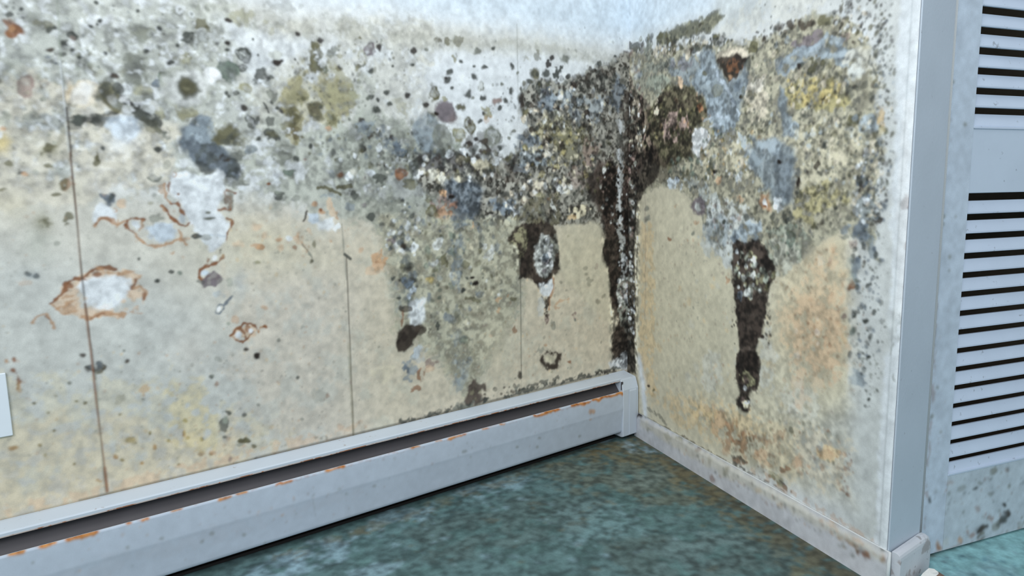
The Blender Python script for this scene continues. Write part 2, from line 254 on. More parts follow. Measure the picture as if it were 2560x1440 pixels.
('B','WW',(-12968,10222,350,26,-25,-319),92,'d'),('B','GY',(-12968,10222,289,21,-20,-255),70,'d'),('B','WW',(-12968,10222,350,26,-25,-319),90,'o'),('B','GG',(-12968,10214,427,31,-31,-398),40,'o'),
('B','KG',(-12968,10222,251,-28,-54,-222),92,'d'),('B','O',(-12968,10222,207,-23,-42,-175),80,'r'),('B','OL',(-12993,10188,68,5,-4,-56),60,'d'),('B','OL',(-13510,9738,156,-93,-67,-112),70,'m'),
('B','OL',(-13026,9765,226,-131,-104,-171),80,'m'),('B','O',(-13108,9681,150,-88,-78,-128),50,'k'),('B','W',(-13862,9819,184,46,6,-75),80,'m'),('B','W',(-14039,10037,76,-26,-78,-191),70,'s'),
('B','KB',(-14282,10312,88,7,-5,-60),95,'d'),('P','O',(-14584,10125,-14431,10210,-14279,10185,-14157,10028,-14086,9806,-14294,9620,-14468,9783,-14604,9901),92,'c',43),('B','KG',(-14451,9986,148,10,-16,-180),50,'k'),
('B','KG',(-14183,10117,96,7,-9,-106),90,'r'),('B','KG',(-14394,9637,122,6,-5,-53),70,'m'),('L','KG',(-14268,9923,-14120,9895,-14006,9764,-13773,9608,-13529,9502,-13413,9310),92,'m',192),
('L','K',(-14144,9931,-14016,9810),70,'m',102),('L','GG',(-14279,9794,-13982,9636,-13542,9345,-13484,9149),80,'m',149),('B','O',(-13648,9380,209,-129,-75,-125),60,'m'),('B','T',(-14841,9952,233,16,-21,-236),95,'c'),
('B','WW',(-14791,9999,104,7,-16,-177),60,'s'),('B','CY',(-14939,9784,167,10,-12,-132),45,'s'),('B','YO',(-15042,10054,51,4,-15,-160),50,'s'),('B','KG',(-14785,9483,289,59,4,-125),85,'m'),
('B','G',(-14805,9482,223,45,4,-103),70,'k'),('B','KG',(-15011,9340,129,5,-7,-74),60,'m'),('P','BW',(-14490,9534,-14225,9623,-13921,9523,-13905,9292,-14135,9053,-14367,9161,-14483,9384),92,'c',58),
('B','W',(-14233,9127,276,8,-20,-231),60,'s'),('B','PB',(-15704,9985,138,38,11,-200),90,'r'),('B','KB',(-16057,10132,87,7,-11,-111),80,'m'),('B','GG',(-16007,10294,162,14,-16,-166),60,'m'),
('B','PB',(-15401,10064,80,6,-7,-72),40,'o'),('B','GG',(-15613,9487,146,7,-11,-115),60,'m'),('B','GL',(-16097,9422,145,7,-17,-175),50,'m'),('B','Y',(-16148,9021,139,4,-18,-183),80,'s'),('B','WW',(-16165,9140,46,2,-6,-63),90,'d'),
('B','RO',(-16118,9267,52,2,-4,-42),70,'d'),('B','GG',(-16038,9739,140,9,-4,-42),60,'m'),('B','OL',(-15426,8932,186,4,-18,-190),60,'s'),('B','O',(-15410,8910,118,3,-12,-132),85,'m'),('B','O',(-14688,8797,60,1,-9,-98),80,'m'),
('P','BG',(-12911,9570,-12723,9701,-12572,9627,-12633,9339,-12489,9138,-12221,8936,-11996,8601,-12136,8388,-12450,8347,-12575,8515,-12842,8637,-13080,8757,-13207,9078,-13155,9359),90,'c',56),
('P','BM',(-12911,9570,-12572,9627,-12489,9138,-12676,8762,-13068,8920,-13155,9359),70,'m',56),('P','KG',(-13046,9001,-12492,9096,-11996,8601,-12136,8388,-12450,8347,-12920,8637),70,'m',57),
('B','BL',(-12877,9208,140,4,-11,-146),60,'m'),('P','KG',(-12535,8515,-12038,8601,-11894,8259,-12398,8178),60,'m',67),('B','BG',(-12710,8307,143,-1,-7,-100),70,'m'),
('D',['GG','O','G','KG'],(-15674,9228,908,33,-81,-862),60,20,53,55,3166),('D',['O','OL','GG'],(-13854,9911,1842,116,-89,-1079),120,22,66,45,3179),('D',['W','WW'],(-13304,10493,1920,165,-99,-1251),70,30,91,55,3192),
('D',['GG','KG'],(-12804,11166,688,77,-60,-790),50,15,46,60,3205),('D',['GG','KG','BG'],(-14081,11319,1369,171,-38,-447),50,11,28,60,3218),('B','GG',(-13783,11192,324,98,18,-219),60,'m'),
('B','GG',(-13907,10456,231,-25,-103,-426),55,'k'),('B','KG',(-13907,10456,204,-22,-92,-381),35,'f'),('B','KG',(-14446,10038,169,-22,-58,-239),55,'m'),('B','KG',(-14693,9487,345,57,1,-133),70,'m'),
('B','KG',(-14873,9442,195,9,-9,-104),60,'k'),('B','KG',(-13810,9590,286,-191,-78,-122),65,'m'),('B','KG',(-12738,11236,292,34,-14,-190),45,'k'),('B','KG',(-12160,10575,202,-105,-100,-164),40,'k'),
('B','O',(-15252,9133,61,-8,-62,-292),40,'m'),('B','KG',(-14998,9839,50,-5,-46,-220),45,'m'),('B','GG',(-15794,9223,359,13,-20,-214),30,'k'),('B','GG',(-15877,10202,294,24,-40,-419),35,'k'),
('B','OL',(-11721,11728,283,37,-15,-213),55,'m'),('B','OL',(-11150,11685,261,33,-11,-168),50,'m'),('B','GG',(-10951,12086,528,74,-10,-151),30,'f'),('B','K',(-12045,11630,83,-35,-26,-46),95,'d'),
('B','K',(-12123,11202,65,7,-4,-57),95,'d'),('B','KG',(-12118,11050,57,6,-3,-41),95,'d'),('B','KG',(-11797,10985,139,50,35,-171),92,'r'),('L','LG',(-11850,11045,-11773,10971),70,'c',41),
('B','KG',(-11841,10709,100,9,-5,-75),95,'r'),('B','K',(-11108,10877,123,12,-7,-102),98,'d'),('B','K',(-11008,10929,77,33,13,-39),90,'d'),('B','GY',(-11105,11054,176,18,-7,-102),70,'m'),
('B','KG',(-11487,10999,32,3,-2,-33),92,'d'),('B','KG',(-11583,11311,32,4,-2,-33),92,'d'),('B','K',(-10586,11543,69,8,-4,-69),92,'d'),('B','KG',(-12200,10139,54,4,-4,-58),92,'d'),('B','KG',(-12148,10077,47,3,-4,-50),92,'d'),
('B','KG',(-11250,10033,58,4,-4,-60),92,'d'),('B','K',(-11040,9874,76,4,-5,-78),92,'d'),('B','K',(-11851,9846,72,4,-5,-76),92,'d'),('B','KG',(-10617,10586,61,5,-4,-61),92,'d'),('B','KG',(-10683,10985,35,3,-2,-35),92,'d'),
('B','K',(-10064,11474,72,8,-4,-70),92,'d'),('B','KG',(-8273,11049,41,4,-2,-38),92,'d'),('B','KG',(-7741,11154,53,5,-2,-48),92,'d'),('B','K',(-7895,10432,96,7,-4,-87),92,'d'),('B','KG',(-8474,10421,71,5,-3,-66),92,'d'),
('B','KG',(-8881,10291,69,5,-3,-65),92,'d'),('B','KG',(-8967,10248,49,3,-2,-47),92,'d'),('B','KG',(-8706,10236,60,4,-3,-56),92,'d'),('B','KG',(-8391,10142,72,4,-3,-67),92,'d'),('B','KG',(-8862,10894,69,6,-3,-65),92,'d'),
('B','K',(-9696,10884,84,7,-4,-81),92,'d'),('B','K',(-8351,9350,83,3,-4,-77),92,'d'),('B','K',(-9139,9091,98,2,-5,-94),92,'d'),('B','K',(-7683,11465,96,10,-4,-86),92,'d'),('B','K',(-8604,11481,80,9,-4,-74),92,'d'),
('B','K',(-9148,9717,78,4,-4,-75),92,'d'),('B','KG',(-11588,9249,57,2,-4,-60),92,'d'),('B','KG',(-10448,9106,54,1,-3,-54),92,'d'),('B','KG',(-11135,9911,50,3,-3,-52),92,'d'),('B','KG',(-11442,10527,199,85,48,-154),85,'m'),
('B','KG',(-11442,10527,182,78,43,-138),60,'o'),('B','W',(-11472,10458,69,5,-3,-42),80,'d'),('B','G',(-12141,10626,184,-105,-106,-161),92,'c'),('B','KG',(-12065,10559,133,-75,-68,-103),60,'m'),
('B','OL',(-11803,10307,151,11,-8,-109),90,'r'),('B','WW',(-12468,10500,166,14,-12,-162),95,'c'),('B','KG',(-11995,10153,74,5,-4,-58),85,'r'),('B','GG',(-11215,10163,132,9,-8,-129),80,'m'),
('L','KG',(-11477,10002,-11408,9879,-11345,9780),85,'c',52),('B','KG',(-10820,9807,127,7,-9,-140),90,'m'),('B','KG',(-11751,9599,95,47,55,-135),88,'r'),
('P','O',(-12551,9161,-12431,9387,-12180,9505,-11982,9404,-11949,9279,-12127,9106,-12457,9031),95,'c',49),('B','KG',(-12203,9188,213,6,-7,-100),50,'k'),('B','KG',(-11322,9593,105,5,-7,-103),80,'m'),
('B','KG',(-11285,9362,229,8,-9,-138),88,'m'),('B','O',(-11303,9361,123,4,-5,-69),60,'d'),('B','O',(-10739,9496,201,35,31,-365),75,'m'),('B','KB',(-10803,9493,91,4,-16,-264),55,'m'),('B','OY',(-10814,9317,201,7,-13,-212),60,'m'),
('B','OL',(-11958,9153,196,115,59,-115),60,'m'),('B','KG',(-12017,8898,289,109,46,-158),65,'m'),('B','KB',(-12352,8808,162,2,-8,-117),80,'m'),('B','BM',(-11798,9030,136,3,-7,-102),60,'m'),
('P','OL',(-10459,11386,-10175,11505,-9951,11311,-9739,10800,-9358,10560,-9331,10105,-9597,9816,-9984,9887,-10344,10221,-10968,9748,-11085,10000,-10743,10455,-10493,10822),62,'b',128),
('P','OY',(-10778,10624,-10124,10767,-9360,10515,-9336,10013,-9800,9715,-10376,9688,-10769,9318,-11107,9654),45,'m',129),('B','OL',(-9718,10308,491,33,-16,-290),50,'m'),('B','O',(-10240,11350,159,17,-6,-96),85,'m'),
('B','GG',(-9831,11235,193,20,-8,-133),80,'m'),('L','O',(-10380,11179,-10334,11010,-10289,10840),70,'m',72),('B','O',(-10166,10851,208,19,-13,-221),60,'m'),('B','G',(-10114,10944,127,54,72,-208),50,'m'),
('B','W',(-10083,11148,95,10,-5,-79),80,'d'),('B','W',(-10259,11192,36,-5,-41,-122),70,'d'),('B','OL',(-10643,10175,239,16,-9,-140),70,'m'),('B','O',(-10561,10163,74,5,-4,-62),80,'d'),
('P','O',(-10498,9991,-10304,10118,-10090,10042,-10105,9791,-10235,9677,-10418,9775),90,'c',46),('B','KB',(-10287,9915,132,7,-7,-125),40,'k'),('P','OL',(-10083,9837,-9838,9912,-9701,9720,-9828,9550,-10078,9594),95,'c',47),
('B','O',(-9896,9738,136,6,-7,-118),60,'m'),('B','RO',(-10005,9525,77,3,-4,-63),70,'d'),('B','O',(-9217,11524,111,12,-6,-109),85,'m'),('B','P',(-8849,11364,156,16,-7,-147),85,'r'),('B','OL',(-9053,11179,133,13,-8,-156),50,'o'),
('B','O',(-9186,10957,97,40,21,-58),85,'d'),('L','GG',(-9134,10989,-9008,11064),80,'c',48),('D',['OL','O','GG','KG'],(-9852,10523,1068,82,-51,-898),130,23,61,65,4531),
('D',['GG','O','KG'],(-8506,11093,959,89,-36,-748),50,20,50,60,4544),('B','GG',(-8679,9710,256,11,-9,-190),60,'o'),('B','GG',(-8679,9710,138,6,-4,-85),50,'o'),('B','BM',(-9032,9564,270,11,-9,-169),70,'m'),
('B','KB',(-8841,9420,169,6,-6,-114),85,'m'),('B','GG',(-7938,9705,179,8,-6,-136),50,'o'),('B','KG',(-8749,10009,116,6,-5,-94),98,'d'),('B','BG',(-8253,9111,243,6,-7,-155),85,'m'),('B','KG',(-8082,8959,223,4,-5,-118),85,'m'),
('B','GG',(-7594,9246,104,3,-9,-218),80,'m'),('D',['KG','GG','BG','O'],(-8925,9001,1579,31,-33,-665),120,30,90,75,4674),('D',['KG','K'],(-8177,8820,667,9,-17,-391),30,31,83,80,4687),
('D',['W','H'],(-8838,8621,1063,6,-28,-575),40,30,91,70,4700),('B','OL',(-8117,10159,331,20,-10,-231),45,'m'),('B','O',(-10184,11025,187,54,58,-337),75,'m'),('B','O',(-10308,11143,73,25,50,-213),70,'m'),
('B','OL',(-9720,10263,487,-89,-121,-357),55,'k'),('B','O',(-10928,9663,235,11,-24,-384),65,'m'),('B','O',(-10727,10283,273,19,-16,-261),45,'k'),('B','KB',(-10748,9363,165,6,-10,-159),60,'m'),
('B','GG',(-11048,8915,306,5,-15,-229),60,'o'),('B','KG',(-11049,8889,234,4,-10,-158),60,'m'),('B','KG',(-11994,9236,312,152,78,-196),45,'m'),('B','KG',(-11630,9630,82,33,38,-126),80,'m'),
('B','KG',(-9215,9417,452,16,-13,-243),45,'k'),('B','BG',(-8330,9090,373,8,-12,-252),60,'m'),('B','GL',(-9113,10395,411,29,-29,-555),30,'m'),('B','GG',(-7306,11552,69,7,-2,-58),93,'d'),('B','KG',(-6290,11358,87,8,-2,-60),93,'d'),
('B','GG',(-5791,11690,115,12,-3,-92),93,'d'),('B','KG',(-5272,11816,79,8,-1,-52),93,'d'),('B','KG',(-5547,11285,104,9,-2,-72),93,'d'),('B','KG',(-5880,11275,51,5,-1,-41),93,'d'),('B','KG',(-4652,11387,82,7,-2,-95),93,'d'),
('B','KG',(-5914,10987,102,8,-3,-92),93,'d'),('B','KG',(-6667,11025,109,9,-3,-90),93,'d'),('B','KG',(-6733,10840,109,9,-3,-80),93,'d'),('B','K',(-6779,10906,48,4,-1,-40),93,'d'),('B','KG',(-6594,10671,61,4,-1,-40),93,'d'),
('B','KG',(-6103,10574,126,9,-4,-123),93,'d'),('B','KG',(-5634,10493,91,6,-2,-73),93,'d'),('B','GG',(-5942,10483,64,4,-2,-62),93,'d'),('B','KG',(-4666,10748,97,7,-2,-86),93,'d'),('B','KG',(-4877,10467,109,7,-2,-96),93,'d'),
('B','PB',(-5162,10418,147,9,-2,-95),93,'d'),('B','KG',(-5072,10233,81,5,-2,-64),93,'d'),('B','GG',(-4462,11233,56,5,-1,-43),93,'d'),('B','GG',(-5002,10893,67,5,-1,-53),93,'d'),('B','K',(-7372,10183,105,6,-4,-89),93,'d'),
('B','O',(-6340,10203,124,7,-4,-112),93,'d'),('B','K',(-3171,11742,105,10,-1,-77),93,'d'),('B','K',(-3322,11573,134,12,-1,-99),93,'d'),('B','K',(-3350,11680,74,7,-1,-44),93,'d'),('B','GG',(-2715,11764,185,18,-1,-134),93,'d'),
('B','O',(-3824,11266,174,15,-2,-152),93,'d'),('B','KG',(-3414,11323,119,10,-2,-121),93,'d'),('B','KG',(-2595,11303,109,9,-1,-90),93,'d'),('B','K',(-2346,11084,127,10,-1,-103),93,'d'),('B','KG',(-1354,11756,117,11,0,-105),93,'d'),
('B','KG',(-4058,11019,100,8,-1,-76),93,'d'),('B','KG',(-659,12033,69,7,0,-47),93,'d'),('B','KG',(-3966,9710,102,4,-1,-78),93,'d'),('B','KG',(-4817,8907,125,2,-2,-87),93,'d'),('B','KG',(-5056,9228,109,3,-2,-86),93,'d'),
('B','GG',(-4805,9451,69,2,-1,-54),93,'d'),('B','O',(-4217,10128,128,7,-4,-197),93,'d'),('B','K',(-4322,10535,113,7,-4,-217),93,'d'),('B','K',(-3051,10346,137,8,-1,-79),93,'d'),('B','K',(-1835,10250,180,9,0,-105),93,'d'),
('B','K',(-3334,9486,136,4,-1,-91),93,'d'),('B','K',(-5885,9397,77,2,-2,-63),93,'d'),('B','K',(-6106,9286,127,3,-3,-83),93,'d'),('B','KG',(-5743,9852,91,4,-2,-63),93,'d'),('B','K',(-5620,10066,65,3,-1,-52),93,'d'),
('B','GG',(-4607,9631,98,4,-1,-54),93,'d'),('L','KG',(-3116,11293,-2871,11481),95,'c',195),('B','O',(-3773,11781,145,14,-3,-195),60,'m'),('B','O',(-6829,11827,262,29,-5,-137),75,'m'),('B','O',(-6346,11881,184,21,-4,-120),60,'m'),
('B','OL',(-6518,11466,110,11,-5,-149),80,'m'),('B','OL',(-4217,11597,197,19,-2,-86),50,'m'),('B','H',(-7398,11244,345,33,-5,-116),60,'m'),('B','O',(-7125,10524,163,35,35,-202),92,'r'),
('P','P',(-7090,10219,-6846,10374,-6607,10309,-6470,10023,-6564,9784,-6845,9732,-7077,9922),95,'c',55),('B','PB',(-6622,9863,171,8,-5,-142),40,'s'),('B','K',(-7086,10011,71,4,-2,-60),100,'d'),
('B','OL',(-6845,10404,108,7,-3,-80),80,'m'),('D',['O','KG'],(-7245,9854,117,6,-8,-199),9,32,76,90,5675),('B','LG',(-5703,10778,129,10,-3,-114),80,'d'),('B','GG',(-5703,10778,129,10,-3,-114),80,'o'),
('B','O',(-6091,9764,175,38,53,-230),90,'r'),('B','KB',(-6063,9837,76,3,-3,-83),80,'d'),('B','OL',(-6426,9493,183,-21,-50,-204),90,'r'),('B','OL',(-5502,10083,197,10,-6,-210),85,'m'),('B','RL',(-5414,9919,291,14,-5,-169),40,'m'),
('B','GG',(-5373,9465,293,9,-7,-277),88,'r'),('B','KB',(-5645,9171,289,7,-7,-233),90,'m'),('B','LG',(-5657,9192,105,2,-2,-85),60,'d'),('B','BM',(-7374,9530,350,13,-17,-418),88,'c'),('B','KG',(-7572,9226,81,2,-6,-139),80,'m'),
('B','GG',(-6918,9395,229,76,113,-282),88,'c'),('B','GL',(-6519,9305,272,8,-8,-226),70,'m'),('B','W',(-6177,9034,279,5,-6,-198),95,'m'),('B','KG',(-6179,8972,51,1,-2,-52),100,'d'),
('D',['KB','KG','O','K'],(-6161,8742,1655,16,-15,-472),110,46,127,80,5896),('D',['H','W','C'],(-6415,8687,1503,12,-14,-416),50,46,126,75,5909),('D',['KG','O','K'],(-3801,10930,581,43,-5,-329),26,50,113,85,5922),
('D',['K','KB','KG'],(-2286,10527,2072,124,-5,-807),90,41,108,80,5935),('D',['C','LG','W','T'],(-2604,10279,1881,100,-6,-687),60,40,107,75,5948),('D',['K','KB','O'],(-2615,8892,2056,26,-9,-1167),120,41,122,80,5961),
('D',['C','T','OY'],(-3082,8886,1539,20,-12,-1036),80,40,106,75,5974),('D',['C','T','W','K'],(-3999,7746,1028,-22,-10,-569),60,39,103,75,5987),('B','KB',(-3685,8935,148,2,-1,-90),80,'d'),
('D',['KG','KB'],(-1304,11410,838,69,0,-234),24,56,140,85,6013),('D',['GG','KG'],(-5080,9935,541,25,-29,-1174),40,24,60,60,6026),('D',['GG','KG'],(-1305,12225,1333,141,0,-695),14,28,56,50,6039),
('D',['GG'],(-5960,11126,1646,142,-31,-1020),30,23,45,50,6052),('B','O',(-16076,8683,88,1,-6,-64),80,'m'),('B','KG',(-15935,8491,65,0,-5,-57),80,'m'),('B','RL',(-15865,8477,60,0,-5,-58),80,'m'),
('B','O',(-16182,8191,70,-1,-5,-50),80,'m'),('B','O',(-15449,8617,93,1,-4,-44),80,'m'),('B','O',(-14980,8613,45,0,-4,-45),80,'m'),('B','GG',(-15521,8242,56,-1,-3,-37),80,'m'),('B','O',(-15399,8078,82,-1,-4,-45),80,'m'),
('B','O',(-15273,7647,83,-3,-9,-98),80,'m'),('B','O',(-15265,7519,58,-2,-6,-68),80,'m'),('B','GG',(-15925,8347,42,0,-3,-36),80,'m'),('B','O',(-14692,8752,73,1,-9,-106),85,'m'),('B','OL',(-15215,8284,153,-1,-15,-164),60,'s'),
('B','R',(-15202,8284,128,-1,-11,-119),60,'m'),('B','O',(-15266,8284,108,-1,-10,-112),70,'m'),('B','OL',(-15665,7565,185,-8,-18,-192),60,'s'),('B','O',(-15654,7550,148,-6,-12,-133),85,'m'),
('B','KG',(-15715,7493,74,-3,-6,-67),60,'k'),('B','CY',(-16103,7859,354,-10,-28,-288),35,'s'),('B','GL',(-15774,7184,245,-15,-35,-370),35,'s'),
('P','W',(-14809,7869,-14577,7909,-14413,7733,-14471,7540,-14727,7573,-14868,7502),95,'c',36),('B','BG',(-14548,8009,148,-18,-15,-92),92,'m'),('B','KG',(-14517,8047,61,-1,-6,-70),80,'d'),
('B','BG',(-14543,7908,68,-2,-5,-62),80,'d'),('L','RL',(-14857,7470,-14756,7559,-14639,7585,-14504,7557,-14421,7483,-14249,7539),85,'c',58),('L','R',(-14815,7492,-14659,7578,-14538,7566),70,'c',25),
('L','RL',(-14400,7560,-14440,7421),70,'c',44),('B','RL',(-14459,7766,41,-1,-4,-47),90,'o'),('B','RW',(-14289,7887,97,-2,-8,-94),70,'m'),('P','W',(-14146,7582,-14045,7602,-13997,7481,-14077,7388,-14170,7472),95,'c',30),
('L','R',(-14286,7429,-14262,7547,-14186,7615,-14078,7635,-13958,7615),92,'c',52),('B','R',(-13982,7584,43,-2,-5,-56),100,'d'),('L','R',(-14286,7429,-14220,7371,-14140,7311),92,'c',67),
('L','RL',(-14140,7311,-14090,7229,-14028,7113),90,'c',76),('L','RL',(-13973,7600,-13997,7481,-14065,7363),70,'c',38),('P','BW',(-13972,7439,-13802,7472,-13508,7444,-13437,7293,-13510,7132,-13737,7104,-13918,7219),95,'c',39),
('L','RL',(-14042,7113,-13929,7074,-13838,7036,-13652,7050,-13484,7081,-13360,7123,-13196,7048),85,'c',55),('L','RL',(-13548,7035,-13515,6885),70,'m',71),('L','RL',(-13401,7373,-13323,7204,-13366,7041),80,'m',63),
('B','RL',(-13268,7118,123,-7,-5,-66),70,'m'),
('P','W',(-13373,8496,-13157,8554,-12817,8448,-12532,8556,-12339,8431,-12403,8111,-12513,7927,-12559,7632,-12427,7543,-12330,7410,-12430,7157,-12571,6908,-12778,6853,-12928,6973,-13011,7230,-13104,7443,-13153,7611,-13249,7861,-13380,8027,-13444,8255),97,'c',41),
('L','R',(-13479,7907,-13390,7897,-13318,7846,-13258,7746,-13211,7662),95,'c',63),('L','RL',(-13570,8256,-13552,8111,-13561,7998,-13506,7948),85,'c',62),('L','R',(-13452,8255,-13460,8150),80,'c',62),
('L','R',(-13645,7790,-13555,7706,-13475,7581,-13428,7506),97,'c',70),('L','R',(-13430,7489,-13306,7418,-13182,7430,-13131,7494),90,'c',56),('L','RL',(-13645,7790,-13630,7692),80,'c',46),
('B','BW',(-13271,7574,75,-52,-52,-84),70,'d'),('B','RL',(-13634,8192,73,-1,-9,-112),50,'m'),('B','R',(-13294,8058,30,0,-2,-24),100,'d'),('B','RL',(-13346,8456,45,0,-6,-73),85,'o'),
('L','R',(-12200,8074,-12337,8110,-12444,7993,-12484,7884),85,'m',67),('B','GG',(-12378,7882,164,-4,-13,-187),85,'m'),('B','R',(-12375,7924,123,-3,-13,-187),45,'m'),('L','R',(-12531,7691,-12429,7739,-12305,7752),85,'c',67),
('L','R',(-12378,7541,-12285,7452,-12311,7324,-12403,7199,-12436,7072),90,'c',50),('B','GG',(-12292,8050,82,-1,-7,-102),50,'m'),('B','KG',(-13031,7172,125,12,4,-67),92,'m'),('B','GG',(-12838,7111,159,-9,-6,-84),60,'m'),
('B','GL',(-12930,6947,142,-9,-9,-118),70,'m'),('B','GG',(-12756,7681,64,-2,-2,-34),100,'d'),('B','GG',(-12718,7553,120,-4,-2,-34),100,'d'),('B','BL',(-12593,7166,162,-8,-3,-43),50,'m'),
('L','R',(-12895,6886,-12804,6820,-12766,6681,-12838,6584),92,'m',99),('L','R',(-13014,6359,-12980,6493,-12881,6544,-12758,6578,-12635,6585),97,'c',83),('L','R',(-13014,6359,-12956,6286,-12857,6328),92,'c',74),
('L','R',(-12635,6585,-12541,6647,-12502,6731),80,'c',76),('L','KB',(-12761,6749,-12660,6811,-12527,6836),80,'m',67),('B','WW',(-12692,6701,65,-5,-5,-68),90,'d'),('B','BW',(-12906,6418,71,-6,-4,-59),90,'d'),
('L','R',(-12823,6239,-12656,6311),70,'m',83),('B','P',(-12758,6251,178,0,1,-138),95,'c'),('B','KG',(-12984,6228,95,-9,-4,-59),60,'m'),('B','P',(-12793,6323,96,-8,-8,-103),50,'m'),
('L','GG',(-13833,8432,-13781,8361,-13679,8360,-13600,8432),85,'c',46),('B','GG',(-13734,8408,94,0,-6,-72),50,'m'),('B','GG',(-13478,8672,74,1,-6,-80),50,'m'),('B','GG',(-13772,7576,110,-4,-8,-105),70,'m'),
('B','GG',(-13763,8050,51,-1,-4,-48),50,'d'),('B','OL',(-13821,7875,51,-1,-3,-40),50,'d'),('B','KG',(-14141,6781,32,-2,-3,-36),85,'d'),('B','KG',(-13838,6299,59,-5,-4,-49),95,'d'),('B','KG',(-13564,6457,60,-5,-4,-50),85,'m'),
('B','G',(-13414,6428,46,-4,-5,-58),75,'d'),('B','KG',(-16008,6650,78,-7,-6,-67),85,'m'),('B','KG',(-15851,6568,67,-6,-6,-67),85,'m'),('B','BM',(-15932,6613,158,-14,-10,-104),45,'s'),('B','RL',(-16028,6442,151,-14,-7,-74),30,'m'),
('B','GG',(-15481,7182,57,-3,-4,-45),60,'m'),
('P','RW',(-15692,6059,-15555,6167,-15402,6220,-15407,6383,-15263,6539,-15084,6555,-14850,6708,-14547,6652,-14176,6444,-14148,6181,-14062,5984,-14179,5807,-14561,5674,-14942,5657,-15235,5757,-15550,5873),70,'m',44),
('P','W',(-15259,6369,-15136,6490,-14901,6508,-14493,6472,-14347,6362,-14398,6101,-14544,5874,-14757,5818,-14994,5838,-15115,5979,-15164,6180),97,'c',44),
('L','R',(-15698,6060,-15589,6147,-15457,6187,-15384,6280,-15401,6382,-15333,6484,-15231,6537,-15136,6497,-15051,6482),95,'c',49),('B','R',(-15341,6392,71,-7,-7,-77),85,'m'),
('L','R',(-15069,6499,-14960,6607,-14833,6675,-14683,6679,-14536,6619),92,'c',66),('B','R',(-14865,6544,60,-5,-5,-62),85,'d'),('L','RL',(-14886,6679,-14745,6589,-14558,6526,-14276,6534,-14158,6410,-14183,6364),80,'m',89),
('L','R',(-14681,6694,-14486,6551),60,'m',67),('L','R',(-14256,6354,-14300,6253,-14342,6176),85,'c',61),('L','RL',(-14304,6197,-14161,6199,-14081,6109,-14062,5984),80,'c',54),('B','R',(-14097,6012,43,-5,-6,-73),80,'d'),
('B','R',(-14238,5872,86,-10,-7,-81),92,'m'),('L','RL',(-14233,5756,-14413,5753,-14204,5671),70,'m',76),('L','RL',(-14407,6158,-14355,6015,-14418,5860),50,'m',53),
('L','RL',(-15698,6060,-15636,5976,-15472,6019,-15353,6044,-15204,6106),85,'m',63),('L','RL',(-15606,5957,-15522,5831,-15390,5854,-15257,5877),80,'m',49),('L','RL',(-15462,6134,-15296,6171,-15197,6184),70,'m',50),
('B','RL',(-15375,5946,142,-16,-10,-108),60,'m'),('L','RL',(-15233,5772,-15140,5706,-15007,5689,-14847,5725,-14660,5734,-14489,5689),88,'c',73),('L','R',(-15074,5689,-14940,5680,-14819,5737),70,'c',29),
('B','RL',(-14728,5759,171,-21,-4,-48),80,'m'),('L','RL',(-15970,5756,-15880,5852,-15804,5865,-15738,5765,-15708,5677,-15671,5594),85,'c',41),('L','R',(-15822,5814,-15739,5750),70,'c',35),
('B','KB',(-15257,4983,59,-9,-4,-47),88,'d'),('B','KB',(-14521,4725,49,-8,-4,-49),88,'d'),('B','GG',(-14551,4953,28,-4,-3,-33),88,'d'),('B','R',(-16327,5085,36,-6,-5,-52),88,'d'),('B','RL',(-16443,5066,29,-5,-4,-45),88,'d'),
('B','R',(-16371,4887,48,-8,-5,-52),88,'d'),('B','GG',(-15515,4469,39,-7,-4,-39),88,'d'),('B','KG',(-15310,4018,40,-8,-4,-40),88,'d'),('B','KG',(-15438,4084,33,-7,-3,-32),88,'d'),('B','KG',(-16105,4188,37,-8,-3,-31),88,'d'),
('B','KG',(-16126,3364,37,-9,-4,-39),88,'d'),('B','R',(-16496,3391,78,-19,-4,-46),88,'d'),('B','O',(-14601,3078,92,-22,-6,-75),88,'d'),('B','GG',(-14738,3667,35,-7,-3,-33),88,'d'),('B','O',(-13525,3292,54,-12,-4,-52),88,'d'),
('B','R',(-13579,2993,39,-9,-5,-70),88,'d'),('B','KB',(-13524,2891,47,-11,-3,-44),88,'d'),('B','O',(-13242,2789,48,-11,-4,-53),88,'d'),('B','PB',(-13266,2477,88,-22,-5,-62),88,'d'),('B','R',(-14168,2861,52,-13,-6,-68),88,'d'),
('B','O',(-14783,2722,42,-11,-4,-50),88,'d'),('B','O',(-13890,2908,38,-9,-3,-43),88,'d'),('B','KG',(-12937,4152,49,-9,-4,-53),88,'d'),('B','O',(-14234,3163,37,-9,-4,-51),88,'d'),('B','O',(-15842,3600,32,-7,-3,-31),88,'d'),
('B','R',(-14868,2812,42,-11,-4,-50),88,'d'),('B','R',(-14431,2571,44,-11,-4,-42),88,'d'),('B','KG',(-15595,2849,33,-9,-3,-32),88,'d'),('B','KB',(-13732,2345,39,-10,-3,-35),88,'d'),('B','KG',(-12192,2388,61,-15,-4,-56),88,'d'),
('B','KB',(-12373,2572,103,-25,-5,-74),88,'d'),('B','KB',(-13064,2427,49,-12,-3,-45),88,'d'),('B','GG',(-15918,3960,25,-5,-3,-31),88,'d'),('B','GG',(-16037,3158,31,-8,-3,-31),88,'d'),('B','GG',(-15750,4251,51,-10,-5,-55),50,'m'),
('B','RL',(-14275,4112,116,39,27,-90),60,'m'),('B','RL',(-14294,3972,43,-9,-5,-67),60,'m'),('B','GG',(-14726,3982,109,24,19,-90),40,'m'),('L','KG',(-15979,2601,-15851,2582,-15712,2518,-15555,2549),70,'m',58),
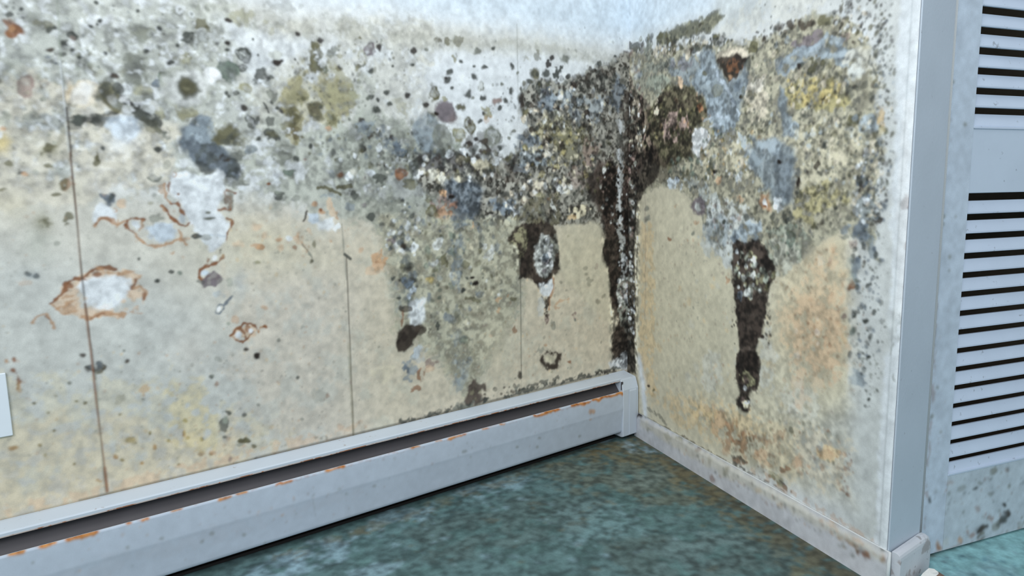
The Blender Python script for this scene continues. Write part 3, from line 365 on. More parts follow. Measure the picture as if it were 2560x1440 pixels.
('B','R',(-15156,2414,95,-26,-4,-50),70,'m'),('L','RL',(-16281,4749,-16258,4606,-16306,4484),60,'m',95),('L','R',(-16342,4874,-16306,4676,-16338,4529),80,'c',41),('B','RL',(-16238,4680,84,-15,-9,-91),50,'m'),
('B','KG',(-15071,4728,180,-42,-17,-126),85,'m'),('B','K',(-14924,4686,48,-8,-6,-64),70,'d'),('B','K',(-15182,4698,60,-10,-6,-64),60,'d'),('B','BG',(-15035,4754,121,-20,-7,-80),40,'m'),
('P','Y',(-19157,4996,-14678,4297,-11563,2573,-11762,-528,-19552,1534),22,'m',575),('P','YO',(-19209,4539,-14747,3476,-12125,2324,-13418,996,-19475,2212),22,'b',422),
('P','Y',(-13713,4377,-13030,3991,-13055,2552,-13821,3006),34,'m',250),('L','RW',(-18503,2162,-16834,2154,-14857,2186,-12132,2230,-9587,2221),55,'m',234),
('D',['RL','YO','O','GG','GG'],(-14719,3805,2376,-494,-119,-1398),190,14,38,45,8184),('D',['GG','LG','RL'],(-14773,7203,1747,-98,-108,-1240),120,14,36,35,8197),
('D',['GG','YO','RL','KG'],(-10886,4364,2182,-341,-115,-1898),220,15,43,42,8210),('D',['RL','YO','GG'],(-11097,6997,1551,-87,-57,-904),90,18,45,45,8223),('D',['OL','YO','RL'],(-12125,2324,1756,-432,-38,-561),60,18,55,45,8236),
('D',['GG','YO','RL'],(-17386,5235,1073,-175,-292,-2840),160,12,37,45,8249),('D',['GG','KG','O'],(-16890,10052,1066,85,-171,-1667),120,12,47,60,8262),('D',['GG','RL','YO','KG'],(-2974,4365,2076,-249,-19,-1839),120,20,56,45,8275),
('D',['GG','RL','YO','KG'],(-5243,3249,1545,-253,-26,-1047),70,18,51,45,8288),('B','GG',(-10929,8501,228,0,-8,-133),80,'m'),('B','G',(-10955,8519,164,0,-6,-89),80,'m'),('B','GG',(-11078,8862,269,4,-11,-176),75,'m'),
('B','KG',(-10783,8796,74,1,-4,-71),95,'d'),('B','PB',(-10598,8798,37,0,-2,-36),80,'d'),('B','R',(-9741,8457,90,0,-4,-74),85,'d'),('B','W',(-9595,8382,131,0,-7,-122),85,'m'),('B','P',(-9100,8419,104,0,-4,-86),85,'m'),
('B','KG',(-8764,8390,182,0,-8,-164),85,'m'),('B','R',(-8192,8487,178,0,-7,-157),85,'c'),('B','KG',(-7804,8607,160,1,-13,-298),80,'m'),('B','O',(-7923,8229,205,-2,-7,-159),75,'m'),
('L','O',(-10276,8155,-10037,8106,-9794,8028),90,'c',86),('L','O',(-9804,8206,-9503,8203),90,'c',87),('B','GG',(-9485,7976,224,-4,-9,-170),80,'m'),('B','KG',(-9442,8004,102,-2,-5,-95),70,'m'),
('B','BM',(-9977,7948,236,-4,-4,-74),60,'m'),('B','KG',(-11230,8033,170,-3,-10,-159),88,'m'),('B','GL',(-11251,8113,125,-2,-7,-106),60,'m'),('B','GG',(-10837,7918,102,-2,-6,-90),70,'m'),('B','R',(-11454,8256,53,0,-3,-44),100,'d'),
('B','KG',(-9033,7456,138,-5,-4,-87),90,'m'),('B','P',(-9177,7731,115,-3,-5,-96),60,'m'),('B','GG',(-8405,7711,353,-9,-10,-217),60,'m'),('B','BG',(-9559,7722,142,-4,-5,-95),60,'m'),
('L','KB',(-10670,7451,-10674,7542,-10592,7649),85,'c',65),('P','BW',(-10597,7567,-10404,7607,-10319,7419,-10421,7330,-10608,7384),95,'c',37),('P','W',(-10418,7376,-10022,7501,-10038,7220,-10333,7187),85,'c',48),
('B','W',(-9919,7215,129,-6,-5,-85),95,'m'),('B','RL',(-10412,7800,86,-2,-3,-46),85,'d'),('B','RL',(-10278,7630,87,-3,-4,-65),85,'d'),('B','R',(-10286,7658,39,-1,-2,-37),100,'d'),
('L','RL',(-9987,7780,-9938,7592,-9908,7422),70,'m',77),('B','RW',(-10011,7687,138,-4,-12,-205),60,'m'),('B','W',(-11278,8386,60,21,30,-99),95,'c'),('B','W',(-11056,7067,82,-4,-4,-63),80,'d'),
('B','W',(-12018,8174,76,-1,-4,-60),85,'d'),('L','RL',(-10877,7277,-10833,7074,-10752,6867,-10667,6714),60,'m',93),('L','GG',(-10782,6841,-10604,6663,-10521,6452),75,'c',38),('B','O',(-10477,6860,48,-3,-5,-83),70,'d'),
('B','O',(-10559,6455,48,-4,-3,-56),80,'d'),('B','RL',(-10815,7073,130,-7,-15,-237),50,'m'),('B','GG',(-10238,6808,117,-7,-4,-75),60,'m'),('B','RW',(-10624,7109,145,43,60,-194),50,'m'),
('B','RL',(-11748,6865,191,-12,-7,-106),75,'m'),('B','RO',(-11687,6870,113,-7,-7,-97),60,'m'),('B','RL',(-11312,7036,90,-5,-4,-63),80,'d'),('B','R',(-10934,6805,56,-3,-3,-55),70,'d'),('B','RO',(-10093,6941,69,-4,-4,-75),70,'m'),
('B','RL',(-9326,6655,73,-5,-4,-78),60,'d'),('B','RW',(-11262,6825,81,-5,-6,-99),70,'d'),('B','OL',(-11804,6558,52,-4,-3,-44),80,'d'),('B','RO',(-11742,5517,79,-9,-4,-54),55,'d'),('B','RW',(-11787,7317,103,-5,-6,-88),60,'d'),
('B','RW',(-11626,7115,70,-4,-5,-71),60,'d'),('B','RW',(-12158,6882,168,-11,-9,-122),50,'m'),('B','KB',(-8160,6671,102,-6,-3,-61),95,'d'),('B','P',(-8477,6850,188,-11,-5,-110),80,'m'),
('B','BL',(-12679,5879,146,-15,-6,-78),50,'m'),('B','KG',(-8389,5354,68,-7,-3,-61),90,'d'),('B','KB',(-8185,5073,183,-21,-5,-124),80,'m'),('B','GL',(-12422,6115,116,-11,-9,-122),50,'m'),
('B','BW',(-12197,6094,152,-14,-18,-264),30,'s'),('B','BG',(-12707,5602,106,-12,-8,-113),95,'o'),('B','WW',(-12707,5602,49,-6,-4,-52),100,'d'),('L','BG',(-12612,5662,-12506,5755,-12413,5886),85,'m',77),
('P','RW',(-12459,5013,-12275,5212,-11934,5149,-11858,4975,-12174,4820,-12423,4919),70,'m',44),('L','R',(-12454,4968,-12369,5090,-12238,5135,-12172,5217,-12035,5199,-11905,5055,-11876,4959),92,'c',53),
('L','R',(-12454,4968,-12341,4880,-12199,4823,-12073,4896,-11981,4974),92,'c',44),('L','R',(-12285,5079,-12186,5020,-12142,4906),85,'c',53),('L','R',(-12149,5178,-12041,5109,-12099,5026),80,'m',70),
('L','RL',(-11876,4959,-11809,5042,-11691,5081),90,'c',54),('B','R',(-11727,5067,53,-7,-2,-36),100,'d'),('B','W',(-12309,4974,76,-11,-4,-62),92,'d'),('B','W',(-12039,5018,60,-8,-4,-63),92,'d'),
('B','RL',(-12370,5314,118,-91,-47,-71),55,'m'),('B','GL',(-12526,5245,41,-5,-3,-44),80,'d'),('B','KB',(-12178,4630,69,-11,-4,-54),90,'d'),('B','K',(-11946,4456,70,-11,-6,-91),99,'d'),('B','KG',(-11054,3788,47,-8,-3,-48),80,'d'),
('B','GG',(-12786,4519,106,-17,-4,-62),50,'m'),('B','R',(-12850,3985,49,-9,-5,-62),60,'d'),('B','GG',(-12911,4166,49,-9,-3,-44),80,'d'),('B','GG',(-11460,4734,45,-7,-3,-46),75,'d'),('B','GG',(-10852,4912,66,-9,-7,-113),40,'m'),
('B','GG',(-10641,3253,244,-48,-9,-156),35,'m'),('B','R',(-10385,3202,50,-10,-3,-59),50,'d'),('B','GG',(-12005,3315,44,-9,-3,-46),60,'d'),('B','GG',(-11021,2762,48,-10,-2,-39),60,'d'),('B','KG',(-9320,4504,64,-9,-3,-50),40,'m'),
('P','KB',(-8495,4251,-8439,4503,-8250,4634,-7993,4673,-7761,4601,-7731,4459,-7912,4378,-8040,4131,-8258,3932,-8417,3978),98,'c',44),('B','K',(-8313,4256,148,-72,-113,-239),85,'m'),('B','KB',(-7817,4396,189,-26,-6,-137),85,'m'),
('B','K',(-7517,4397,72,-10,-5,-128),80,'m'),('B','GG',(-7982,3825,94,-15,-5,-127),60,'m'),('B','BW',(-7871,3946,165,-25,-8,-191),60,'m'),('P','BM',(-8374,3656,-8060,3657,-7952,3424,-8022,3168,-8311,3242),75,'m',67),
('B','BG',(-8254,3477,115,-20,-6,-127),80,'m'),('B','R',(-7803,3258,143,-25,-9,-215),80,'m'),('B','PB',(-7527,3536,194,-32,-5,-129),75,'m'),('B','RW',(-7594,3363,241,-42,-6,-151),60,'m'),
('B','R',(-7949,2907,189,-36,-4,-86),75,'m'),('B','CY',(-8866,3530,332,-58,-15,-310),35,'m'),('B','BL',(-7818,3778,237,-38,-9,-213),40,'m'),('B','KG',(-12754,3013,116,-26,-16,-217),75,'m'),
('B','GL',(-12739,3101,66,-15,-6,-81),70,'d'),('B','KG',(-12668,3260,58,-12,-4,-54),85,'d'),('B','KG',(-12333,3142,51,-11,-4,-55),80,'d'),('B','O',(-12355,2578,120,-29,-6,-92),85,'m'),
('B','GG',(-12466,2483,102,-25,-4,-55),60,'m'),('B','KG',(-12773,2742,50,-12,-3,-36),70,'d'),('B','RL',(-9548,2357,149,-33,-8,-164),50,'m'),('L','KG',(-9665,2166,-9502,2201),80,'m',84),
('B','GG',(-10523,2202,179,-42,-5,-89),60,'m'),('B','RL',(-10074,2382,72,-16,-4,-80),45,'d'),('B','PB',(-12711,2189,50,-13,-5,-73),70,'d'),('B','RL',(-13020,2452,82,-20,-4,-54),60,'d'),
('B','PB',(-3526,4190,124,-16,-3,-193),85,'m'),('B','GG',(-3232,4005,142,-19,-2,-171),65,'m'),('B','PB',(-2424,4162,165,-20,-1,-125),80,'m'),('B','R',(-4740,4040,94,-41,-57,-113),80,'m'),('B','R',(-2615,2743,82,-14,0,-63),85,'d'),
('B','KB',(-4534,2702,103,-18,-2,-120),90,'d'),('B','KG',(-7268,4536,98,-13,-4,-107),85,'m'),('L','KB',(-7521,4291,-7466,4455),80,'m',91),('B','RL',(-5544,4012,69,-10,-2,-57),50,'d'),('B','PB',(-5727,4333,95,-12,-2,-56),50,'d'),
('P','KB',(-3776,2948,-3682,3018,-3499,2779,-3182,2850,-3147,3130,-2922,3120,-2957,2875,-3088,2622,-3437,2682,-3685,2810),97,'c',56),('B','KB',(-3339,2938,395,-65,-3,-272),95,'o'),('B','KB',(-3278,2754,317,-54,-1,-99),80,'d'),
('B','C',(-3370,2968,205,-33,-2,-123),95,'d'),('B','GG',(-3755,3335,230,-35,-3,-182),60,'m'),('B','RL',(-3583,3431,78,-12,-1,-61),70,'d'),('B','OL',(-3249,2549,127,-22,-1,-125),60,'m'),
('B','KB',(-3295,2707,285,-49,-1,-87),80,'m'),('P','PK',(-6456,2292,-6327,2609,-6213,2862,-6105,2888,-6004,2663,-5773,2666,-5697,2419,-5873,2500,-5985,2394,-5800,2183,-6034,2091,-6343,2108),95,'c',50),
('B','K',(-5897,2156,155,17,26,-71),80,'m'),('B','OL',(-6094,2357,188,-37,-7,-230),45,'m'),('B','BM',(-6599,3134,310,-54,-18,-559),45,'m'),('B','BG',(-6302,3422,118,-19,-4,-135),60,'m'),
('B','G',(-6440,4005,130,-19,-4,-111),60,'d'),('B','C',(-5371,3734,694,-103,-23,-921),50,'s'),
('P','KB',(-4909,6673,-4664,6953,-4376,7053,-4010,7152,-3682,7186,-3181,6967,-3015,6544,-2991,5825,-2929,5675,-3183,5504,-3311,5227,-3560,5132,-3743,5150,-4113,5445,-4522,5505,-4482,6055,-4574,6461),97,'c',53),
('P','OL',(-4881,6671,-4450,6943,-4190,6897,-4291,6156,-4495,6113,-4574,6461),60,'m',64),
('P','K',(-4274,7072,-3743,7107,-3841,6591,-4029,6021,-3962,5548,-3354,5495,-3560,5132,-4113,5445,-4493,5502,-4436,6166,-4199,6380),85,'m',66),('B','GG',(-3189,6317,187,-12,-5,-404),70,'m'),
('P','LG',(-3874,6360,-3689,6699,-3416,6708,-3266,6322,-3209,5961,-3275,5608,-3555,5489,-3855,5680,-3939,6073),95,'c',67),('D',['P','KG','W'],(-3546,6104,305,-21,-7,-495),40,40,107,80,10212),
('B','BG',(-3547,6009,137,-10,-2,-153),80,'m'),('P','OL',(-4586,7254,-4145,7749,-3700,7969,-3016,7842,-2947,7016,-3714,7048),60,'m',105),('P','K',(-4586,7254,-4145,7749,-3016,7842,-2947,7016,-3714,7048),55,'k',105),
('B','GG',(-3528,7389,242,-8,-4,-278),70,'m'),('B','LG',(-3221,7496,87,22,134,-289),70,'m'),('P','W',(-3771,5271,-3247,5365,-3251,5029,-3471,4847,-3745,4995),92,'c',54),
('L','RL',(-3216,5363,-3251,5065,-3378,4837,-3414,4478),85,'c',96),('L','KB',(-3716,4873,-3535,4673,-3494,4307,-3544,4010),85,'m',123),('L','KB',(-3409,4840,-3506,4550),80,'c',109),('B','LG',(-3721,4575,153,-18,-5,-311),60,'m'),
('L','RO',(-3209,4637,-2970,4732,-2648,4722),55,'m',84),('L','RL',(-3350,4592,-3036,4495),60,'m',83),('B','KG',(-1917,5618,101,-8,0,-75),90,'d'),('B','KG',(-1884,5416,84,-7,0,-62),90,'d'),
('B','KG',(-1749,5229,136,-12,0,-100),90,'m'),('B','KG',(-1766,5080,102,-10,0,-75),90,'d'),('B','K',(-1388,4534,122,-13,0,-90),90,'d'),('B','K',(-1107,4632,106,-11,0,-77),90,'d'),('B','PB',(-1457,5681,155,-12,0,-113),90,'m'),
('B','OL',(-2649,6620,64,-3,0,-48),90,'d'),('B','GG',(-2358,4041,66,-8,0,-50),90,'d'),('B','KB',(-2191,7347,491,-16,-1,-241),75,'m'),('B','CY',(-2191,7347,458,-15,-1,-217),80,'k'),('B','YO',(-2549,7179,321,-12,-1,-96),50,'m'),
('P','C',(-2948,6921,-1302,6997,-951,5922,-770,5139,-675,4090,-763,3576,-2805,5325,-2954,6302),55,'s',88),
('P','KB',(-1303,8667,488,8677,572,1882,-759,2449,-834,2926,-672,3431,-491,3804,-820,4237,-877,5149,-949,5540,-1162,5810,-1162,6441,-1023,6810,-1216,7192,-1473,7937),95,'c',77),
('P','K',(-1217,8667,488,8677,533,5020,-770,5268,-1127,5808,-1162,6441,-1216,7192),85,'m',77),('P','K',(-878,5278,-463,5371,-529,4177,-766,4296),85,'c',61),('P','GG',(-499,5244,75,5194,125,3860,-19,3072,-435,3797),80,'m',79),
('D',['W','LG','GG','PB'],(-223,5089,296,-27,9,-1179),70,39,109,80,10602),('D',['GG','PB','LG'],(-603,7924,713,-10,6,-1126),50,30,90,55,10615),('L','LG',(-507,9781,-465,8672,-418,6910),75,'m',149),
('L','W',(-464,8547,-418,6910),70,'m',90),('L','K',(-159,8674,-171,5607),85,'m',184),('L','K',(-785,8916,-812,6926),70,'m',207),('P','K',(-706,2906,-580,3419,-287,3711,89,3730,229,3036,-15,2598,-427,2488,-668,2608),70,'m',79),
('P','W',(-905,2473,-483,2497,-205,2695,81,2514,28,2046,-849,2264),90,'c',79),('B','KG',(140,2300,192,-32,3,-274),70,'m'),('D',['K','KB'],(-208,3099,451,-65,6,-806),30,32,95,80,10719),
('P','KB',(-266,10891,457,11186,491,8422,-606,8423,-525,9780),80,'m',153),('P','K',(3,10909,460,10939,488,8677,-68,8674),70,'m',123),('L','LG',(-314,10156,-341,8921),60,'m',149),
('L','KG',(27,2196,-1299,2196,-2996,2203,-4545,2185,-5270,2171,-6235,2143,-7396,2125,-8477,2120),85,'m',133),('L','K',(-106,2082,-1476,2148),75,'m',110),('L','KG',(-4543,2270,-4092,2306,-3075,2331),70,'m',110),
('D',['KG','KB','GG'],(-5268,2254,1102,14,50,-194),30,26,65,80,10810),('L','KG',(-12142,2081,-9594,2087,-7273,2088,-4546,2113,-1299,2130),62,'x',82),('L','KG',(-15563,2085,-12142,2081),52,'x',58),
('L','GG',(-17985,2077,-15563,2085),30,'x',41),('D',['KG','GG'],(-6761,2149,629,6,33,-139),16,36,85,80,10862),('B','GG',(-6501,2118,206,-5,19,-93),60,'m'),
('T','K',(-4384,10239,-4235,10681,-3827,11092,-3283,11080,-2876,10999,-2440,11202,-1799,11484,-967,11733,-275,12095,442,12410,517,6347,-953,6744,-1473,7078,-2947,7016,-4444,7215,-4733,7035,-6075,7362,-7524,8125,-7849,8627,-7019,8937,-5248,8588,-4553,8867,-4329,9477,-3965,9766),38,'s',208),
('T','K',(-8689,7257,-4590,7085,-4477,5593,-4493,4781,-5516,3525,-6356,2523,-6977,3311,-7686,4079,-8371,4494,-8479,5843,-8617,6459),16,'s',350),
('T','K',(-9411,9549,-6996,9544,-5247,8642,-4425,8203,-4447,7079,-6088,6933,-8693,7159,-9511,7673,-10073,8337),14,'s',329),
('T','K',(-18689,12806,-15567,11613,-12119,12042,-10462,11343,-9213,9463,-9491,8052,-11735,8084,-14320,8510,-16243,8221,-19258,7948),10,'s',359),
('T','K',(-4909,6673,-4376,7053,-3682,7186,-3015,6544,-2960,5678,-3560,5132,-4113,5445,-4522,5505),50,'s',79),('T','K',(-1303,8909,485,8932,572,1882,-795,2455,-877,5149,-1162,5937,-1216,7192),70,'s',124),
('L','LG',(-456,10150,-486,9290,-428,8547,-454,6911,-306,6393),70,'m',225),('L','W',(-439,10150,-483,8672,-418,6846),75,'m',105),('D',['W','LG','W'],(-377,6140,219,-14,8,-1159),26,31,77,85,10992),
('B','GY',(-12968,10214,457,34,-33,-430),70,'d'),('B','GG',(-12968,10214,427,31,-31,-398),30,'o'),('B','WW',(-12968,10222,358,26,-25,-327),95,'d'),('B','GY',(-12968,10222,289,21,-20,-255),80,'d'),
('B','KG',(-12968,10222,244,-27,-52,-215),90,'d'),('B','O',(-12968,10222,200,-22,-40,-167),80,'d'),('B','OL',(-12993,10188,61,4,-4,-48),60,'d'),('B','R',(-15781,11017,126,-25,-39,-124),85,'d'),
('B','RO',(-15814,11034,53,6,-6,-62),40,'d'),('B','KB',(-15732,10989,53,6,-5,-49),40,'m'),('B','WW',(-14828,9953,182,12,-18,-207),75,'d'),('B','T',(-14864,9906,194,13,-17,-192),50,'s'),
('L','GL',(-15068,11617,-15110,10552),60,'x',33),('L','W',(-15122,10551,-15126,9540),70,'x',27),('L','KG',(-15110,10552,-15100,9760),50,'x',20),('L','KB',(-15100,9687,-15104,8805),75,'x',48),
('L','LG',(-15139,9467,-15136,8879),60,'x',27),('L','R',(-15110,8879,-15133,6528),60,'x',35),('L','KB',(-15110,8879,-15133,6528),75,'x',25),('L','KB',(-15133,6528,-15129,5980),75,'x',29),
('L','R',(-15129,5980,-15088,2141),75,'x',45),('L','KB',(-15122,5979,-15081,4454),60,'x',22),('L','GL',(-15067,4613,-15130,2153),60,'x',23),('L','R',(-15088,2632,-15088,2141),50,'x',69),
('L','GG',(-9784,7303,-9746,5959),60,'x',30),('L','KB',(-9715,6536,-9767,2055),62,'x',41),('L','KG',(-9753,6577,-9616,6461),90,'x',79),('L','OL',(-9768,4389,-9764,2106),25,'x',82),('B','PB',(-9767,3436,52,-10,-7,-140),60,'m'),
('L','GG',(-4449,12524,-4432,9965),40,'x',30),('L','KG',(-4462,5592,-4470,3719,-4477,2583),60,'x',39),]
RIGHT_STAINS_AND_LIGHT = [
('P','S',(-951,19931,6437,16312,5880,12132,4241,12431,1669,12544,574,12545,-899,12784),85,'s',493),  # upper part coloured with the bluish cast of daylight
('P','LG',(3660,14834,10675,13011,11677,-126,9328,-729,8898,6084,9320,8481,9240,11029,7712,11849,6665,11942,5189,11835,4252,12136),60,'s',280),
('P','H',(6250,12650,7793,12302,7717,11768,5897,11771,4425,11806,4876,12187),45,'m',320),('P','CY',(-869,8707,8755,8349,9195,1370,8445,1228,6409,989,-800,-650),90,'s',311),
('P','C',(693,5148,4307,6204,5147,5656,5287,2304,4469,1836,1225,1890),45,'s',869),('P','LG',(7545,2399,10055,4272,10302,691,7728,1311),60,'s',380),('B','LG',(4423,3059,515,125,24,-663),40,'m'),
('B','LG',(6551,3874,326,74,43,-879),45,'m'),('B','LG',(7509,3056,734,213,30,-561),35,'m'),('P','YO',(6843,6037,7540,6910,8310,7204,8705,6726,8902,4406,8515,3791,7575,4106,6676,4098),22,'s',453),
('P','RO',(7374,5545,8330,6869,8716,6562,8891,4574,8287,3911,7453,4078),6,'b',295),('P','RO',(6891,5101,8350,6532,8799,4383,7625,3184),26,'k',405),('P','RL',(7505,5381,8726,5561,8611,3991,7340,3864),28,'k',301),
('P','YO',(664,6917,1356,6943,1689,1755,1235,1370,735,2558),50,'m',172),('P','YO',(1689,1755,4452,2283,6351,2210,5630,1659,2987,1137),35,'m',352),('L','W',(686,2547,890,1935,1101,868),95,'s',321),
('P','YO',(1235,1370,7656,2626,9018,2536,8871,1500,6404,1092),25,'m',342),('B','R',(5220,1576,253,54,-103,-509),60,'m'),('B','R',(5880,1562,473,-27,-212,-349),62,'m'),('B','O',(5881,1531,358,125,10,-230),45,'m'),
('B','R',(6440,1829,392,134,10,-202),45,'m'),('B','R',(6993,2088,210,71,7,-137),40,'m'),('B','RL',(4816,1720,400,127,17,-441),50,'m'),('B','RL',(6242,1448,721,-100,-157,-228),50,'m'),('B','YO',(4113,1842,536,162,10,-296),40,'m'),
('B','PB',(4374,2034,278,82,4,-112),30,'m'),('B','KB',(5611,1004,272,-7,-95,-158),85,'m'),('B','KG',(5436,1027,157,58,5,-108),70,'m'),('B','R',(7163,1353,207,80,5,-88),70,'m'),('B','RL',(7583,1690,245,92,6,-114),45,'m'),
('B','YO',(8455,2200,351,127,14,-233),60,'m'),('B','RL',(8458,2155,219,80,7,-125),40,'m'),('B','RL',(7702,1783,145,54,10,-188),40,'m'),('L','KB',(6761,1004,7168,1015,7434,916),80,'m',92),
('B','OL',(6965,1054,282,-9,-74,-135),60,'m'),('L','KB',(886,736,2155,770,3395,786,4853,779,6123,825,7241,865),65,'m',71),('L','RL',(4844,1001,6411,938,7752,884,10019,800),45,'m',156),
('L','KG',(1240,1082,1929,1031,2260,931),50,'m',135),('L','KG',(5184,846,5973,819),60,'m',104),('D',['RL','YO','RL','PB'],(5499,4674,3941,669,142,-3272),420,20,57,42,514),
('D',['R','RL'],(7991,5097,906,154,102,-1763),160,20,60,42,527),('D',['R','RL','O'],(7059,1842,1824,646,35,-683),110,28,80,50,540),('D',['GG','PB'],(3252,5440,1894,216,52,-1700),60,22,51,45,553),
('D',['RL','PB','R'],(8948,1979,248,97,32,-522),40,19,58,55,566),('D',['YO','C','LG'],(5521,4162,3795,751,111,-2571),120,50,151,35,579),('B','KB',(1226,1825,93,25,1,-65),100,'d'),('B','O',(1575,1763,91,25,1,-51),70,'d'),
('B','RO',(2590,7470,139,2,3,-103),60,'m'),('B','R',(2310,6547,103,6,2,-70),80,'d'),('B','GG',(1053,7386,137,2,2,-98),80,'d'),('B','GG',(1081,7117,160,5,2,-98),80,'d'),('B','GG',(3455,6746,92,5,2,-66),80,'d'),
('B','RL',(3572,7103,163,6,3,-87),60,'m'),('L','PB',(952,7910,1006,6186,1000,3911),35,'s',51),('L','CY',(676,7664,697,4892),60,'s',242),
('P','H',(-895,12285,228,12224,1034,12073,1682,11951,2681,11870,3767,11741,4434,11590,5204,11477,5916,11363,6568,11406,6990,11528,7395,11561,8056,11433,8477,11198,8940,10722,9163,10159,9230,9550,9376,9008,9376,8326,9288,7554,9330,6928,9246,6764,9038,6991,8624,7216,8109,6941,7564,6468,6843,6037,5285,6080,4470,6376,4117,6726,3832,7359,3274,7788,2593,8071,1768,8141,997,7971,-859,7392),90,'c',158),
('P','CY',(-895,12285,228,12224,1034,12073,1682,11951,2681,11870,3767,11741,4434,11590,5204,11477,5916,11363,6568,11406,6990,11528,7395,11561,8056,11433,8477,11198,8940,10722,9163,10159,9230,9550,9376,9008,9376,8326,9288,7554,9330,6928,9246,6764,9038,6991,8624,7216,8109,6941,7564,6468,6843,6037,5285,6080,4470,6376,4117,6726,3832,7359,3274,7788,2593,8071,1768,8141,997,7971,-859,7392),60,'b',158),
('P','OL',(-895,12285,228,12224,1034,12073,1682,11951,2681,11870,3767,11741,4434,11590,5204,11477,5916,11363,6568,11406,6990,11528,7395,11561,8056,11433,8477,11198,8940,10722,9163,10159,9230,9550,9376,9008,9376,8326,9288,7554,9330,6928,9246,6764,9038,6991,8624,7216,8109,6941,7564,6468,6843,6037,5285,6080,4470,6376,4117,6726,3832,7359,3274,7788,2593,8071,1768,8141,997,7971,-859,7392),55,'m',158),
('P','GG',(-895,12285,228,12224,1034,12073,1682,11951,2681,11870,3767,11741,4434,11590,5204,11477,5916,11363,6568,11406,6990,11528,7395,11561,8056,11433,8477,11198,8940,10722,9163,10159,9230,9550,9376,9008,9376,8326,9288,7554,9330,6928,9246,6764,9038,6991,8624,7216,8109,6941,7564,6468,6843,6037,5285,6080,4470,6376,4117,6726,3832,7359,3274,7788,2593,8071,1768,8141,997,7971,-859,7392),45,'b',158),
('P','KG',(-895,12285,228,12224,1034,12073,1682,11951,2681,11870,3767,11741,4434,11590,5204,11477,5916,11363,6568,11406,6990,11528,7395,11561,8056,11433,8477,11198,8940,10722,9163,10159,9230,9550,9376,9008,9376,8326,9288,7554,9330,6928,9246,6764,9038,6991,8624,7216,8109,6941,7564,6468,6843,6037,5285,6080,4470,6376,4117,6726,3832,7359,3274,7788,2593,8071,1768,8141,997,7971,-859,7392),46,'k',158),
('P','CY',(-895,12285,228,12224,1034,12073,1682,11951,2681,11870,3767,11741,4434,11590,5204,11477,5916,11363,6568,11406,6990,11528,7395,11561,8056,11433,8477,11198,8940,10722,9163,10159,9230,9550,9376,9008,9376,8326,9288,7554,9330,6928,9246,6764,9038,6991,8624,7216,8109,6941,7564,6468,6843,6037,5285,6080,4470,6376,4117,6726,3832,7359,3274,7788,2593,8071,1768,8141,997,7971,-859,7392),40,'f',158),
('D',['KG','O','KG','KB'],(6679,9236,3578,-302,120,-2333),420,27,85,72,800),('D',['CY','T','C','BL'],(7055,9204,2934,-248,113,-2107),240,31,83,60,813),
('P','OL',(1466,12172,1630,12407,2473,12467,3397,12428,4241,12431,4596,12271,4413,12120,4011,12011,3410,12037,2484,12080,1783,12087),88,'c',69),
('P','KG',(1466,12172,1630,12407,2473,12467,3397,12428,4241,12431,4596,12271,4011,12011,2484,12080),60,'m',69),('D',['KG','O','K'],(2674,12116,1406,31,163,-250),36,43,114,80,852),
('D',['KG','GG','BG','O'],(9406,9231,235,-23,132,-1958),130,21,57,82,865),('D',['KG','O','KB'],(1466,12172,1280,-251,5,-249),40,46,124,85,878),('D',['KG','O','KB'],(3056,11829,1989,-187,63,-198),70,42,111,85,891),
('D',['W','H','T'],(3058,11776,1820,-204,58,-218),40,42,111,80,904),('B','GG',(1034,12050,266,-50,5,-277),85,'m'),('B','KG',(250,12339,332,-64,2,-167),80,'m'),('L','KG',(3333,11672,3769,11690,4274,11543),85,'m',158),
('B','KG',(4350,11675,259,-52,5,-118),85,'m'),('B','O',(4824,11600,139,-28,4,-106),85,'m'),('B','O',(5700,11269,197,-38,8,-166),90,'m'),('B','GG',(1480,11536,771,-129,4,-205),85,'m'),
('P','BM',(2060,11638,3340,11463,3789,11129,3542,10705,2993,10890,2312,11156),80,'m',112),('B','P',(2694,11419,574,-99,5,-172),50,'m'),('B','GL',(1618,11038,636,-93,6,-273),85,'c'),('B','GG',(594,11306,510,-77,8,-475),60,'m'),
('B','KG',(2042,11553,122,-21,5,-200),80,'m'),
('P','BM',(3461,11545,3942,11586,4211,11505,4371,11131,4709,10635,5235,10775,5427,11043,5564,10554,5494,10189,5271,9932,5284,9643,4915,9385,4356,9381,4038,9870,3816,10358,3422,10586,3178,10863,3615,11158),90,'c',76),
('P','BL',(3900,10398,4487,10222,4968,9967,5280,9739,4915,9385,4354,9432,4089,9864),75,'m',101),('L','BW',(4209,11109,4467,10720,4875,10368,5043,10007,5248,9791),75,'m',87),('L','BW',(3836,9787,4339,9838,4823,9738),65,'m',90),
('L','BW',(4100,9556,4510,9620),60,'c',78),('B','BL',(3965,10948,373,-59,9,-264),50,'m'),('L','BW',(5300,10971,5205,10779,4864,10641),60,'c',60),('B','BG',(5248,10459,208,-30,9,-210),60,'m'),
('L','BG',(4877,10319,5118,10027),60,'c',73),('B','O',(3812,10962,103,-16,3,-72),80,'d'),('B','GG',(4348,10459,210,-88,-105,-130),90,'r'),
('P','T',(4315,11338,4471,11456,4982,11454,5473,11294,5538,11134,5397,11066,4449,11196),95,'c',60),('P','KB',(4336,11216,4572,11311,5217,11174,5512,11065,5347,10888,5118,10717,4817,10648,4558,10864),97,'c',48),
('B','R',(4926,10987,398,-67,7,-174),60,'k'),('B','K',(5146,11111,269,-48,3,-67),70,'m'),('B','RL',(4843,10760,124,-19,4,-88),70,'m'),('B','KG',(5491,10892,128,-36,-50,-212),80,'m'),
